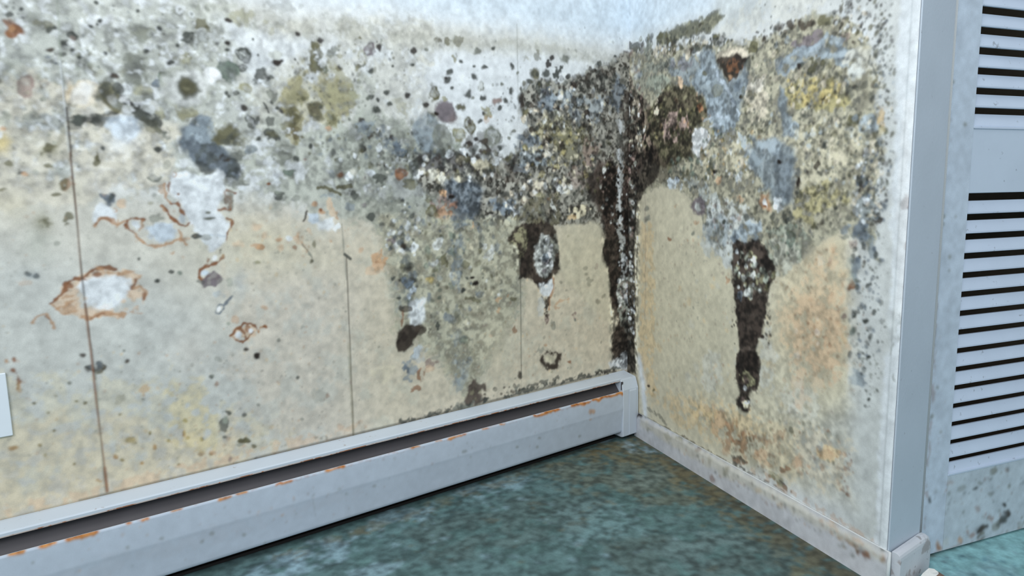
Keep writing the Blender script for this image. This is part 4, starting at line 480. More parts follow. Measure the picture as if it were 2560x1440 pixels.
('P','O',(1606,10641,2077,10949,2712,10792,3087,10823,3492,10608,3676,10375,3958,10206,4038,9870,3750,9744,3401,9566,3322,9198,3423,8870,2576,8691,1758,8609,980,8879,621,9626,840,10325),92,'c',87),
('P','KB',(1606,10641,2077,10949,3492,10608,4034,9972,3401,9566,3329,8982,2576,8691,1755,8726,1089,9113,1183,10053),60,'m',89),('B','PB',(2509,9721,710,-64,13,-467),85,'m'),('B','PK',(2548,9717,354,-32,7,-244),75,'m'),
('D',['OY','OL','OL','RL'],(2540,10027,1569,-165,24,-884),60,37,88,50,1346),('D',['K','KB'],(2350,9713,1701,-152,28,-1064),80,45,120,70,1359),('B','R',(3683,10167,210,-25,5,-146),60,'m'),
('B','K',(1713,10571,190,-24,2,-103),100,'d'),('B','K',(3571,10379,142,-18,3,-84),80,'d'),('B','RW',(2650,10941,174,-26,4,-152),85,'m'),('B','T',(1505,10367,172,-20,6,-300),60,'m'),
('P','PK',(-893,12035,-132,12025,243,11118,1063,10535,1313,9100,639,8528,-867,8445),75,'m',141),('P','K',(-887,11151,126,10892,613,10110,399,8660,-869,8707),75,'m',146),('L','K',(671,10821,731,9978),95,'c',233),
('B','LG',(11,10355,98,-11,2,-173),50,'m'),('D',['LG','GG','PB','T'],(382,9767,620,-52,20,-1345),60,43,102,70,1489),('D',['BM','LG','PB'],(238,11481,526,-82,10,-723),30,51,136,70,1502),
('P','K',(-874,9357,511,9147,1528,9263,1799,8666,1593,8262,996,8032,700,7665,465,7413,383,6398,445,2090,-816,1500),92,'c',70),('D',['GG','PB','LG'],(166,7915,246,-1,18,-1389),46,35,106,65,1528),
('D',['LG','GG','W'],(163,4299,201,30,22,-1714),50,36,91,70,1541),('P','KB',(1537,8852,2572,8859,2386,8359,1767,8200),60,'m',123),
('P','WW',(3702,9613,3930,9551,4108,9329,4031,9128,3812,8975,3659,8804,3475,8953,3283,9254,3313,9466,3490,9590),98,'c',41),('B','K',(5305,10185,89,-11,3,-57),100,'d'),('B','KB',(7286,11479,279,-62,7,-117),90,'m'),
('B','O',(7846,11402,206,-47,8,-129),85,'m'),('B','KB',(6894,11533,146,-32,6,-120),85,'m'),('B','KB',(6497,11551,115,-25,4,-79),85,'d'),('P','P',(6891,11126,7183,11236,7859,11176,7922,11019,7655,10935,7080,10962),88,'m',58),
('B','PB',(8393,10946,163,-33,10,-157),55,'m'),('P','BM',(6551,10493,6698,10818,7197,10982,7762,10995,7967,11153,8288,11007,8506,10731,8817,10443,8739,10150,8108,10569,7552,10790,7096,10663,6862,10531),85,'m',66),
('L','BL',(6667,10693,7025,10888,7657,10910,8026,11061),75,'m',118),('L','BL',(6739,10507,7216,10642,7888,10688),60,'m',119),('B','BG',(6599,10792,101,-30,-49,-232),70,'m'),('B','BL',(8201,10750,313,-59,10,-160),50,'m'),
('B','GG',(7984,10871,86,-17,3,-57),100,'d'),('D',['K','KG','KB','O'],(8767,11209,723,-164,29,-457),130,21,64,85,1749),('D',['W','T'],(8675,11154,586,-130,22,-345),30,26,69,70,1762),
('D',['KG','K','GG'],(9435,10115,312,-50,60,-889),55,16,48,75,1775),('D',['KG','KB'],(6377,11402,649,-134,15,-301),34,27,75,85,1788),('D',['GG','KG'],(7721,11687,2201,-532,19,-324),40,14,38,60,1801),
('B','KG',(7543,10545,387,-65,10,-184),90,'m'),('B','O',(7620,10573,293,-50,9,-149),70,'m'),('B','K',(7206,10602,107,-18,5,-94),95,'d'),
('P','OY',(6823,10103,7117,10276,7580,10290,8020,10263,8454,9959,8675,9617,8277,9504,7729,9648,7145,9758,6832,9927),85,'m',96),('P','Y',(6951,9998,7698,10190,8257,9828,7727,9690),50,'m',77),
('B','O',(7919,10157,392,-58,9,-148),55,'m'),('B','KG',(8456,9920,265,-37,14,-222),70,'m'),('B','K',(7916,9848,76,-10,5,-82),100,'d'),('B','K',(7451,9765,70,-8,3,-59),100,'d'),
('D',['KG','O','KB'],(7814,10091,994,-143,29,-496),70,29,76,75,1931),('D',['CY','Y','T'],(7597,9997,909,-124,24,-419),50,29,78,70,1944),('B','H',(8822,10366,425,-73,18,-277),75,'m'),('B','LG',(8739,10150,392,-61,10,-155),60,'m'),
('L','KG',(9050,10477,9130,10239,9214,10076),75,'m',67),('B','KG',(8849,9942,196,29,53,-108),65,'m'),('P','BM',(6603,10221,6783,10152,6883,9658,7101,9461,6941,9037,6709,9144,6762,9583,6596,9868),88,'c',63),
('B','BL',(7150,9239,181,-16,10,-192),90,'r'),('B','O',(7573,9228,115,-10,8,-136),88,'m'),('P','O',(8516,9280,8638,9425,8864,9401,8896,9204,8726,9126),92,'m',44),('B','BL',(9088,9170,207,-19,13,-200),88,'c'),
('B','BG',(9118,9007,94,-8,4,-54),80,'m'),('B','BL',(8607,9113,161,-14,6,-96),60,'m'),('B','YO',(9406,9231,126,-13,17,-256),65,'m'),('B','BM',(9370,8820,91,-6,7,-106),85,'r'),('B','OL',(9418,9042,144,-13,7,-106),60,'m'),
('P','CY',(5730,9410,6815,9047,7965,9375,9381,8932,9340,8174,8705,7545,7642,7179,7135,7699,5773,8460,3879,8530,4199,9138),42,'m',166),('D',['O','KG','GG','KG'],(8420,8847,1138,-78,45,-729),150,27,73,75,2152),
('D',['CY','T','BL','LG'],(8425,8766,1138,-72,45,-730),100,27,73,65,2165),('B','W',(5823,10423,419,-61,9,-185),70,'m'),('P','T',(5531,10652,6159,10509,6201,9642,5721,9599,5480,10191),70,'m',114),
('D',['KG','O','GG'],(5845,9958,559,-67,35,-745),60,28,80,70,2204),('D',['O','OY','KG','G','YO'],(5013,8884,1389,-81,29,-693),130,37,99,75,2217),('D',['T','W','BL','CY'],(5021,8686,1390,-66,29,-695),90,37,99,65,2230),
('P','BL',(5221,9359,5595,9232,6046,8637,5915,8454,5470,8761),70,'m',94),('P','BM',(5814,9121,6557,9111,7134,8848,7214,8494,7172,8143,7196,7699,6895,7516,6633,7604,6354,7881,6068,8166,5625,8561),88,'c',98),
('P','BG',(6442,8801,7078,8764,7073,7698,6689,7788),50,'m',85),('B','BL',(6302,8947,468,-31,10,-203),50,'m'),('B','K',(6687,8588,77,-4,3,-54),100,'d'),('B','K',(7281,8141,84,-2,7,-132),100,'d'),
('B','K',(7842,8467,89,-4,5,-85),85,'m'),('B','GG',(7307,7894,72,0,3,-53),80,'d'),('B','BG',(7259,8334,120,-4,5,-88),60,'d'),('B','K',(4327,8410,100,-3,2,-62),100,'d'),('B','RL',(4566,8178,195,-4,5,-123),70,'m'),
('B','RL',(5291,7739,242,1,4,-99),70,'m'),('B','KG',(2876,8434,211,-7,3,-111),85,'m'),('B','KG',(3459,8330,164,-4,3,-86),80,'m'),('D',['KG','O','G'],(3342,8550,1285,-48,12,-369),50,42,113,80,2425),
('D',['K'],(2589,8241,158,-3,2,-90),3,60,90,80,2438),('B','BW',(2493,8107,479,-7,7,-250),75,'m'),('P','BL',(2782,8348,3546,7896,4011,7257,3765,6707,4136,6191,4642,6232,5130,6066,5182,6682,4585,7685,3894,8107),45,'m',161),
('P','P',(3301,7513,3443,7701,3729,7788,3961,7682,3993,7277,3783,7250,3490,7374),92,'c',56),('B','LG',(3649,7496,126,2,4,-108),95,'d'),('B','KG',(3451,8006,229,62,72,-89),80,'m'),
('P','LG',(3996,7682,5522,7592,6118,7122,5853,6722,5113,6474,5139,5861,4642,6232,4090,6510),80,'m',151),('B','BM',(4533,6906,495,23,16,-417),60,'m'),('B','GG',(4456,6745,266,14,9,-231),50,'m'),
('D',['BM','GG','KG','PB'],(4771,7071,884,33,22,-566),60,39,103,70,2555),('B','KG',(4754,7112,97,3,2,-62),100,'d'),('P','BL',(5096,6881,5543,7100,6118,7122,6136,6739,5713,6595,5186,6601),85,'m',96),
('B','BG',(5228,6705,215,12,6,-141),75,'m'),('B','KG',(5652,7300,204,5,5,-117),75,'m'),('P','RL',(6025,7597,6153,7835,6330,7835,6502,7603,6484,7416,6172,7428),92,'c',45),('B','WW',(6286,7619,81,1,6,-132),95,'d'),
('B','R',(6263,7534,68,1,2,-38),100,'d'),('B','W',(6701,7559,155,2,11,-220),85,'m'),('B','W',(5114,7195,108,3,3,-71),90,'d'),('P','GL',(6400,6944,7286,7166,7662,6829,7450,6369,6848,5944,6428,6376),70,'m',107),
('P','CG',(6539,6857,7301,6898,7335,6269,6783,5937),50,'m',108),('B','KG',(6993,7336,186,122,118,-94),85,'m'),('B','G',(7158,6799,185,11,10,-181),90,'r'),('B','KG',(6659,6583,111,55,181,-198),60,'m'),
('D',['KG','O','G'],(6928,6878,633,34,24,-458),50,27,75,75,2750),('B','KG',(8396,7540,74,1,4,-58),90,'d'),('B','O',(7806,7142,91,4,4,-78),90,'d'),('P','OY',(7248,7877,8260,8037,8695,7707,8079,7450,7757,7183,7276,7344),70,'m',117),
('D',['O','KG','O'],(7948,7788,777,0,20,-339),80,29,68,75,2802),('B','BG',(9036,8080,154,-3,8,-118),92,'r'),('B','KG',(8967,8105,87,-2,6,-95),60,'d'),('P','BM',(8751,7627,9126,7866,9427,7556,9355,7243,9013,7390),70,'m',69),
('P','BG',(8846,7224,9015,7351,9207,7356,9311,6927,9046,6871,8861,6982),88,'c',53),('B','PB',(8852,6818,140,9,7,-114),65,'m'),('B','BM',(8629,7134,164,7,7,-115),80,'m'),('B','GG',(8639,6970,123,7,4,-58),70,'m'),
('P','BM',(9277,7004,9381,6852,9492,6585,9303,6609,9246,6764),75,'m',43),('L','KB',(9308,7257,9488,7326),90,'m',110),('B','KG',(9343,7438,68,23,51,-101),85,'m'),
('P','BM',(8809,6528,9018,6546,9065,6266,9106,5944,9009,5916,8873,6163),90,'c',45),('B','R',(8884,5991,100,12,6,-90),92,'d'),('B','BL',(9107,5928,117,15,7,-113),70,'m'),('B','OL',(9513,6548,66,-40,-33,-39),70,'d'),
('B','KG',(9441,6660,65,5,5,-78),85,'d'),('B','KB',(9149,6476,58,5,4,-64),80,'d'),('D',['KG','GG','BG','KB'],(9257,8021,392,-6,51,-776),150,21,64,85,3023),('D',['W','T'],(9169,7944,378,-4,51,-782),60,26,69,75,3036),
('D',['KG','BG','GG'],(9209,6602,381,31,47,-717),60,22,61,80,3049),('D',['KG','BG','KG'],(9292,5318,458,78,58,-889),90,18,66,80,3062),('D',['GG','KG'],(9366,4180,363,90,43,-655),70,13,45,70,3075),
('D',['KG','GG'],(9660,6793,179,13,172,-2540),26,12,29,60,3088),('B','BM',(9222,4127,234,59,14,-215),80,'m'),('B','KG',(9310,4291,96,23,6,-98),60,'m'),('B','KG',(9473,3733,47,13,3,-41),100,'d'),
('B','GL',(8873,6163,140,15,31,-492),40,'m'),('B','KG',(9005,5353,69,11,4,-66),100,'d'),('B','KG',(9292,5318,67,11,4,-65),100,'d'),('B','G',(8964,5045,80,15,6,-100),85,'d'),('B','KG',(9491,5473,74,12,5,-72),85,'m'),
('B','PB',(8742,5310,72,12,4,-59),80,'d'),('B','KG',(8946,4518,70,15,5,-84),80,'d'),('B','KG',(9407,4586,57,13,3,-49),100,'d'),('P','LG',(8828,5576,8979,5598,9155,3618,9005,3575),40,'m',74),
('P','W',(9601,12072,10328,11853,10347,8432,10342,6248,10266,164,9793,-102,9771,3793,9843,5412,9748,7713,9690,9567),85,'s',64),('P','WW',(9844,9548,10011,9527,10135,6826,10153,5618,9975,5434,9861,7713),60,'s',48),
('B','P',(10132,7582,50,1,16,-220),80,'m'),('B','PB',(10008,7677,118,1,10,-148),40,'m'),('L','PB',(10121,7272,10112,6675,10136,5615,10132,4684),50,'m',32),('L','KB',(10144,4999,10148,4453),70,'m',41),
('L','GG',(9987,4998,9891,4852,9865,4704,9926,4598,10007,4458,10038,4267),55,'m',33),('L','GG',(10050,5601,10078,5452,10036,5055),45,'c',24),
('P','LG',(9842,5568,10013,5634,10072,5296,9967,5041,9877,4786,9777,4924,9810,5248),50,'c',42),('L','KB',(10128,1109,10144,608),40,'m',35),
('P','PK',(5142,6527,5289,6709,5596,6588,5853,6722,6138,6691,6309,6577,6540,6291,6682,6115,6657,5828,6495,5570,6417,5220,6394,4826,6284,4511,6158,4168,6123,3999,6270,3911,6261,3203,6216,2937,6055,2965,5941,2861,6011,2622,5933,2391,5678,2314,5520,2394,5450,2566,5551,2754,5412,3088,5399,3771,5560,3962,5401,4450,5333,4957,5178,5660),97,'c',48),
('P','K',(5142,6527,5289,6709,5596,6588,5853,6722,6138,6691,6309,6577,6540,6291,6682,6115,6657,5828,6495,5570,6417,5220,6394,4826,6284,4511,6158,4168,6123,3999,6270,3911,6261,3203,6216,2937,6055,2965,5941,2861,6011,2622,5933,2391,5678,2314,5520,2394,5450,2566,5551,2754,5412,3088,5399,3771,5560,3962,5401,4450,5333,4957,5178,5660),70,'m',48),
('P','K',(5396,5275,6448,5419,6312,4516,6146,4125,5574,4006,5401,4450),55,'c',61),('P','K',(5656,3879,6208,4017,6192,3439,5827,3401,5637,3615),90,'c',37),('L','K',(5478,3736,5496,3320,5570,3023),85,'c',76),
('P','OL',(5559,3283,5736,3431,6083,3310,6106,3112,5725,2980),75,'k',37),('B','PB',(5837,3196,177,45,6,-123),50,'m'),('B','WW',(5758,2936,90,24,3,-62),95,'d'),('B','C',(5834,2571,134,39,5,-103),95,'d'),
('B','PB',(5680,2631,91,26,5,-104),60,'d'),('B','W',(5922,2638,59,17,2,-41),90,'d'),('D',['GG','LG','GL','OL'],(5777,5827,554,60,27,-595),60,42,108,75,3530),('B','LG',(5849,6182,144,13,6,-138),85,'m'),
('B','LG',(5893,5840,173,19,5,-99),75,'m'),('B','W',(5303,6386,76,6,3,-71),80,'d'),('B','LG',(5798,5380,146,19,6,-140),60,'m'),('B','BG',(5475,5235,136,19,5,-122),50,'m'),('B','GL',(6479,5904,107,-31,-89,-126),80,'m'),
('L','O',(6398,5605,6586,5915,6737,6073),75,'m',135),('D',['K','KB'],(5247,5152,93,13,56,-1338),24,25,63,80,3634),('D',['K','KB'],(6467,5034,122,19,42,-869),26,23,57,80,3647),('B','KB',(6304,4386,83,16,2,-49),100,'d'),
('D',['K'],(5942,6337,627,51,14,-293),18,47,106,85,3673),('B','RL',(5020,5673,111,12,5,-124),80,'m'),
('T','K',(-895,12285,228,12224,1034,12073,1682,11951,2681,11870,3767,11741,4434,11590,5204,11477,5916,11363,6568,11406,6990,11528,7395,11561,8056,11433,8477,11198,8940,10722,9163,10159,9230,9550,9376,9008,9376,8326,9288,7554,9330,6928,9246,6764,9038,6991,8624,7216,8109,6941,7564,6468,6843,6037,5285,6080,4470,6376,4117,6726,3832,7359,3274,7788,2593,8071,1768,8141,997,7971,-859,7392),20,'s',158),
('T','K',(5142,6527,5289,6709,5596,6588,5853,6722,6138,6691,6309,6577,6540,6291,6682,6115,6657,5828,6495,5570,6417,5220,6394,4826,6284,4511,6158,4168,6123,3999,6270,3911,6261,3203,6216,2937,6055,2965,5941,2861,6011,2622,5933,2391,5678,2314,5520,2394,5450,2566,5551,2754,5412,3088,5399,3771,5560,3962,5401,4450,5333,4957,5178,5660),60,'s',60),
('T','K',(1606,10641,2077,10949,3492,10608,4034,9972,3401,9566,3329,8982,2576,8691,1755,8726,629,9140,609,10350),50,'s',119),('T','K',(-893,12035,-132,12025,1532,9087,652,7664,544,2115,-818,1783),70,'s',146),
('T','K',(2967,1861,9055,3590,9190,1456,6409,989),14,'s',447),('T','K',(6694,6398,8796,6896,8984,3913,6715,3322),12,'s',406),]
FLOOR_STAINS = [
('P','TD',(-2720,13410,-1353,15648,11118,18929,11476,18773,11388,9854,10149,7579),80,'b',743),('P','TO',(9941,18655,11476,18773,11683,13319,11388,9854,10017,8694,10291,10472,10569,14296,10789,16529,9321,17491),70,'m',593),
('P','TB',(11200,18813,11530,13140,11388,9854,10860,10072,10754,13712),60,'m',280),('L','TL',(9849,18887,10580,18764,11008,18004,11081,17425),75,'m',291),('B','TL',(10606,17810,125,-375,-179,-228),60,'m'),
('B','TB',(9321,18007,463,8,-102,-233),60,'m'),('L','TB',(4818,17002,8356,18249,10815,18662),60,'m',152),('B','TL',(994,15220,1119,43,4,-738),60,'b'),('B','TL',(120,14861,807,24,24,-416),55,'b'),
('B','TL',(3032,16252,1201,73,-57,-520),45,'b'),('B','TL',(5697,16902,1158,83,-134,-538),45,'b'),('B','TM',(8861,11942,1413,-51,-503,-875),60,'b'),('B','TM',(7531,14130,1731,17,-460,-1120),60,'b'),
('B','TD',(9849,11169,1206,-61,-369,-537),50,'b'),('B','TD',(6434,12071,1460,-51,-220,-561),50,'b'),('B','TM',(7112,17470,1134,92,-168,-532),50,'b'),('B','TL',(1870,13964,665,5,-16,-323),50,'b'),
('B','TM',(9660,15782,1027,44,-347,-702),60,'b'),('B','TB',(5090,15157,236,-99,-68,-196),50,'m'),('B','TB',(6990,14136,231,-97,-72,-145),50,'m'),('B','TB',(6426,15542,247,-104,-71,-169),50,'m'),
('B','TB',(2605,14182,213,-89,-27,-132),50,'m'),('B','TB',(11114,15605,453,-194,-163,-232),50,'m'),('B','TB',(5645,17792,210,-90,-52,-158),50,'m'),('B','TB',(8699,11300,234,-97,-87,-116),50,'m'),
('B','TB',(1976,15809,178,-75,-18,-119),50,'m'),('B','TB',(6350,12275,157,-65,-44,-84),50,'m'),('B','TB',(4421,16390,192,-81,-38,-134),50,'m'),('L','TO',(134,15209,4748,16764,10521,18403),50,'m',473),
('P','TO',(6901,17875,11099,18153,11369,13701,9564,13733,7899,15966),45,'b',678),('P','TB',(2864,15437,6218,16141,7941,14901,6299,13791,3422,13842),22,'b',557),('P','TB',(6985,13105,10691,12157,10558,10197,7131,11617),30,'b',480),
('D',['TB','TO'],(5726,14890,4532,-1906,-759,-1929),80,36,100,50,423),('D',['TL'],(4690,14884,4445,-1865,-558,-1698),70,41,124,40,436),
('P','TQ',(11569,9159,13084,9823,13603,9966,16645,10080,21018,9615,13845,5556,9122,7475),96,'c',148),('P','TL',(12326,9149,14389,9281,14376,8616,13098,8237),30,'m',215),
('D',['ND','BG'],(14079,9410,1163,-484,-929,-662),80,23,58,70,475),('D',['ND'],(13623,9256,912,-379,-588,-426),30,34,68,70,488),('B','TB',(13441,9888,201,15,-91,-97),70,'m'),
('T','K',(-2720,13410,-1353,15648,11118,18929,11476,18773,11388,9854,10149,7579),16,'s',743),]
HEATER_STAINS = [
('B','OR',(-16734,1628,43,0,3,-32),95,'d'),('B','OR',(-16675,1627,43,0,4,-36),95,'d'),('B','OR',(-16615,1627,43,0,4,-38),95,'d'),('B','OB',(-16614,1635,29,-10,-2,-23),80,'d'),('B','OR',(-16555,1627,43,0,4,-38),95,'d'),
('B','OR',(-16262,1624,47,0,4,-41),95,'d'),('B','OB',(-16261,1634,30,-10,-3,-30),80,'d'),('B','OR',(-16197,1624,47,0,6,-58),95,'d'),('B','OR',(-16132,1624,48,0,6,-55),95,'d'),('B','OB',(-16131,1634,30,-10,-3,-30),80,'d'),
('B','OR',(-16066,1624,48,0,4,-37),95,'d'),('B','OR',(-15849,1625,46,0,5,-44),95,'d'),('B','OB',(-15848,1633,31,-10,-2,-26),80,'d'),('B','OR',(-15785,1624,47,0,4,-32),95,'d'),('B','OR',(-15720,1624,47,0,4,-37),95,'d'),
('B','OB',(-15720,1633,31,-10,-2,-26),80,'d'),('B','OR',(-15655,1624,47,0,6,-54),95,'d'),('B','OB',(-15655,1633,32,-10,-2,-26),80,'d'),('B','OR',(-15590,1624,48,0,5,-45),95,'d'),('B','OR',(-15524,1624,48,0,4,-37),95,'d'),
('B','OR',(-15458,1624,48,0,7,-58),95,'d'),('B','OR',(-15392,1623,48,0,5,-40),95,'d'),('B','OB',(-15391,1632,32,-11,-2,-26),80,'d'),('B','OR',(-14858,1625,30,0,4,-30),95,'d'),('B','OB',(-14858,1631,34,-11,-1,-17),80,'d'),
('B','OR',(-14816,1625,31,0,3,-24),95,'d'),('B','OB',(-14816,1631,34,-11,-1,-17),80,'d'),('B','OR',(-14589,1625,52,0,4,-31),95,'d'),('B','OR',(-14518,1625,52,0,5,-36),95,'d'),('B','OB',(-14517,1630,35,-11,-1,-17),80,'d'),
('B','OR',(-14008,1625,68,0,3,-24),95,'d'),('B','OR',(-13913,1625,69,0,4,-25),95,'d'),('B','OB',(-13913,1629,37,-11,-1,-13),80,'d'),('B','OR',(-13093,1622,63,0,5,-35),95,'d'),('B','OR',(-13006,1622,63,0,6,-35),95,'d'),
('B','OB',(-13005,1627,40,-12,-1,-16),80,'d'),('B','OR',(-12918,1622,64,0,4,-27),95,'d'),('B','OB',(-12918,1627,40,-12,-1,-16),80,'d'),('B','OR',(-12750,1621,60,0,5,-32),95,'d'),('B','OB',(-12749,1626,41,-12,-1,-16),80,'d'),
('B','OR',(-12666,1621,61,0,5,-30),95,'d'),('B','OR',(-12582,1621,61,0,5,-31),95,'d'),('B','OR',(-11887,1620,65,0,3,-18),95,'d'),('B','OB',(-11886,1625,44,-12,-1,-14),80,'d'),('B','OR',(-11797,1620,65,0,4,-25),95,'d'),
('B','OB',(-11797,1624,44,-12,-1,-14),80,'d'),('B','OR',(-11707,1620,66,0,4,-23),95,'d'),('B','OR',(-11616,1619,66,0,5,-25),95,'d'),('B','OB',(-11616,1624,45,-12,-1,-14),80,'d'),('B','OR',(-10750,1615,71,0,8,-42),95,'d'),
('B','OR',(-10652,1615,71,0,6,-28),95,'d'),('B','OR',(-10553,1615,72,0,6,-30),95,'d'),('B','OR',(-10454,1615,72,0,5,-25),95,'d'),('B','OB',(-10454,1622,49,-13,-1,-20),80,'d'),('B','OR',(-10355,1614,73,0,9,-43),95,'d'),
('B','OB',(-10354,1621,49,-13,-1,-21),80,'d'),('B','OR',(-8464,1610,91,0,10,-41),95,'d'),('B','OB',(-8464,1617,57,-14,-1,-22),80,'d'),('B','OR',(-8338,1610,92,0,6,-27),95,'d'),('B','OR',(-7758,1611,65,0,4,-18),95,'d'),
('B','OR',(-7667,1611,66,0,4,-18),95,'d'),('B','OR',(-7384,1608,80,0,11,-42),95,'d'),('B','OR',(-7273,1608,81,0,10,-41),95,'d'),('B','OR',(-7161,1608,82,0,7,-29),95,'d'),('B','OR',(-7048,1608,82,0,9,-36),95,'d'),
('B','OR',(-6934,1607,83,0,7,-26),95,'d'),('B','OB',(-6934,1614,63,-15,-1,-20),80,'d'),('B','OR',(-6310,1608,72,0,5,-20),95,'d'),('B','OR',(-6211,1608,72,0,6,-22),95,'d'),('B','OB',(-6210,1612,66,-15,0,-14),80,'d'),
('B','OR',(-5715,1607,60,0,8,-31),95,'d'),('B','OR',(-5633,1606,60,0,5,-19),95,'d'),('B','OR',(-4482,1600,99,0,12,-40),95,'d'),('B','OB',(-4482,1609,74,-16,0,-25),80,'d'),('B','OR',(-4345,1600,100,0,9,-31),95,'d'),
('B','OB',(-4344,1608,74,-16,0,-25),80,'d'),('B','OR',(-4206,1600,101,0,11,-38),95,'d'),('B','OR',(-4066,1599,102,0,15,-50),95,'d'),('B','OB',(-4065,1608,76,-16,0,-25),80,'d'),('B','OR',(-3924,1599,103,0,16,-54),95,'d'),
('B','OR',(-3782,1599,104,0,12,-41),95,'d'),('B','OB',(-3782,1607,77,-16,0,-25),80,'d'),('B','OR',(-3638,1598,105,0,12,-38),95,'d'),('B','OB',(-3638,1607,78,-16,0,-26),80,'d'),('B','OR',(-3019,1594,105,0,19,-60),95,'d'),
('B','OB',(-3019,1605,80,-17,0,-33),80,'d'),('B','OR',(-2874,1594,106,0,17,-52),95,'d'),('B','OB',(-2873,1605,81,-17,0,-34),80,'d'),('B','OR',(-2727,1594,107,0,18,-56),95,'d'),('B','OR',(-2579,1593,108,0,21,-63),95,'d'),
('B','OB',(-2579,1604,83,-17,0,-34),80,'d'),('B','OR',(-2429,1593,109,0,14,-42),95,'d'),('B','OR',(-2186,1593,122,0,22,-65),95,'d'),('B','OB',(-2186,1604,84,-17,0,-30),80,'d'),('B','OR',(-2017,1593,124,0,23,-68),95,'d'),
('B','OR',(-1845,1593,125,0,16,-48),95,'d'),('B','OB',(-1845,1603,86,-17,0,-31),80,'d'),('B','OR',(-1672,1592,126,0,22,-64),95,'d'),('B','OB',(-1672,1602,87,-17,0,-31),80,'d'),('B','OR',(-1498,1592,127,0,17,-49),95,'d'),
('B','OB',(-1498,1602,88,-17,0,-31),80,'d'),('B','OR',(-1321,1591,128,0,13,-38),95,'d'),('B','OR',(-1143,1591,130,0,23,-67),95,'d'),('B','OR',(-964,1590,131,0,25,-70),95,'d'),('L','OB',(-16889,1658,-873,1572),45,'m',19),
('B','RL',(-2305,1255,146,-1,22,-66),80,'d'),('B','RL',(-2339,1033,67,-15,0,-38),50,'d'),('B','GG',(-16422,1375,29,0,3,-32),50,'d'),('B','GG',(-14892,1143,41,-1,5,-41),50,'d'),('B','GG',(-13541,797,46,-1,7,-44),50,'d'),
('B','GG',(-13333,908,62,-2,9,-59),50,'d'),('B','GG',(-14280,1133,43,-1,6,-42),50,'d'),('B','GG',(-12674,663,49,-2,7,-46),50,'d'),('B','GG',(-6956,1134,74,-1,14,-55),50,'d'),('B','GG',(-5173,831,69,-2,14,-49),50,'d'),
('B','GG',(-4369,888,72,-2,15,-50),50,'d'),('B','GG',(-4418,658,72,-2,15,-50),50,'d'),('B','GG',(-4426,138,58,-3,12,-41),50,'d'),('B','GG',(-2773,573,64,-2,13,-42),50,'d'),('B','GG',(-12239,310,34,-2,5,-31),50,'d'),
('D',['GG','RL','PB'],(-13569,941,4558,-121,81,-545),70,12,37,40,1567),('D',['GG','PB'],(-6439,1119,4445,-66,153,-585),40,18,49,40,1580),('P','PB',(-16947,1060,-9950,974,-9960,773,-16984,684),8,'m',162),
('L','GG',(-11135,1116,-11069,607),30,'x',19),]
RAIL_STAINS = [
('B','KG',(14856,360,249,0,67,-151),85,'m'),('B','KB',(14732,318,149,0,44,-101),80,'m'),('B','PB',(15066,567,176,1,41,-91),70,'m'),('B','KG',(15691,514,194,1,56,-123),90,'m'),('B','KG',(15572,392,206,0,47,-102),70,'m'),
('B','GG',(15383,313,128,0,37,-82),70,'m'),('B','KG',(15568,759,77,1,37,-81),90,'d'),('B','PB',(14542,309,123,0,52,-120),70,'m'),('B','O',(14944,152,200,-1,36,-81),75,'m'),('B','RL',(13559,201,94,0,57,-138),80,'d'),
('B','R',(13539,159,59,0,33,-79),70,'d'),('B','RL',(14267,157,146,-1,51,-120),75,'m'),('B','GY',(13796,273,119,0,42,-99),40,'m'),('B','KG',(13177,1330,57,1,35,-85),92,'d'),('B','PB',(13774,1604,94,3,33,-76),50,'d'),
('B','KG',(14585,1315,73,2,22,-49),85,'d'),('B','GG',(14712,1433,73,2,26,-59),70,'d'),('B','GG',(15156,1591,100,3,36,-78),80,'d'),('B','GG',(15714,1202,90,2,33,-70),70,'d'),('B','GG',(15122,1098,100,2,27,-60),60,'d'),
('B','PB',(14726,840,86,1,35,-79),60,'d'),('B','PB',(15549,1582,76,2,28,-59),60,'d'),('B','GG',(14175,1406,96,2,34,-77),50,'d'),('B','GG',(16139,164,132,-1,48,-104),50,'m'),
('D',['GG','PB','KG'],(14632,1232,1599,8,248,-588),80,16,55,55,319),('D',['GG','PB','O'],(15246,360,1147,-17,130,-305),50,17,57,55,332),('B','KB',(14887,316,217,15,66,-121),80,'d'),('B','KB',(15717,519,174,13,64,-112),85,'d'),
('B','KG',(15547,378,198,14,52,-92),75,'d'),('B','K',(15555,761,68,-13,8,-69),90,'d'),('L','PB',(13393,41,14633,53,16354,92),55,'m',56),('L','PB',(13094,692,13066,3536,12976,6880,12880,9240,12832,11483),55,'m',67),
('L','RL',(12985,4400,12945,7203),50,'m',48),('L','R',(12975,6067,12914,7523),45,'c',29),('B','GG',(12951,11161,35,2,3,-29),75,'d'),('B','GG',(13028,9969,44,2,4,-38),75,'d'),('B','GG',(13445,9173,54,1,5,-47),75,'d'),
('B','GG',(13031,7360,54,-2,5,-48),75,'d'),('B','GG',(13035,7200,45,-1,4,-40),75,'d'),('B','GG',(13362,7334,37,-1,3,-32),75,'d'),('B','GG',(13261,6518,55,-3,5,-49),75,'d'),('B','GG',(13288,6246,37,-2,3,-33),75,'d'),
('B','GG',(12965,5822,37,-2,3,-33),75,'d'),('B','GG',(13182,3780,47,-6,4,-44),75,'d'),('B','GG',(13098,3185,66,-9,6,-62),75,'d'),('B','GG',(13006,2674,47,-7,4,-44),75,'d'),('B','GG',(12950,5492,37,-3,3,-33),75,'d'),
('B','GG',(13370,2797,38,-6,3,-36),75,'d'),('D',['GG','PB'],(13055,6062,457,-28,478,-4958),40,15,34,40,631),]
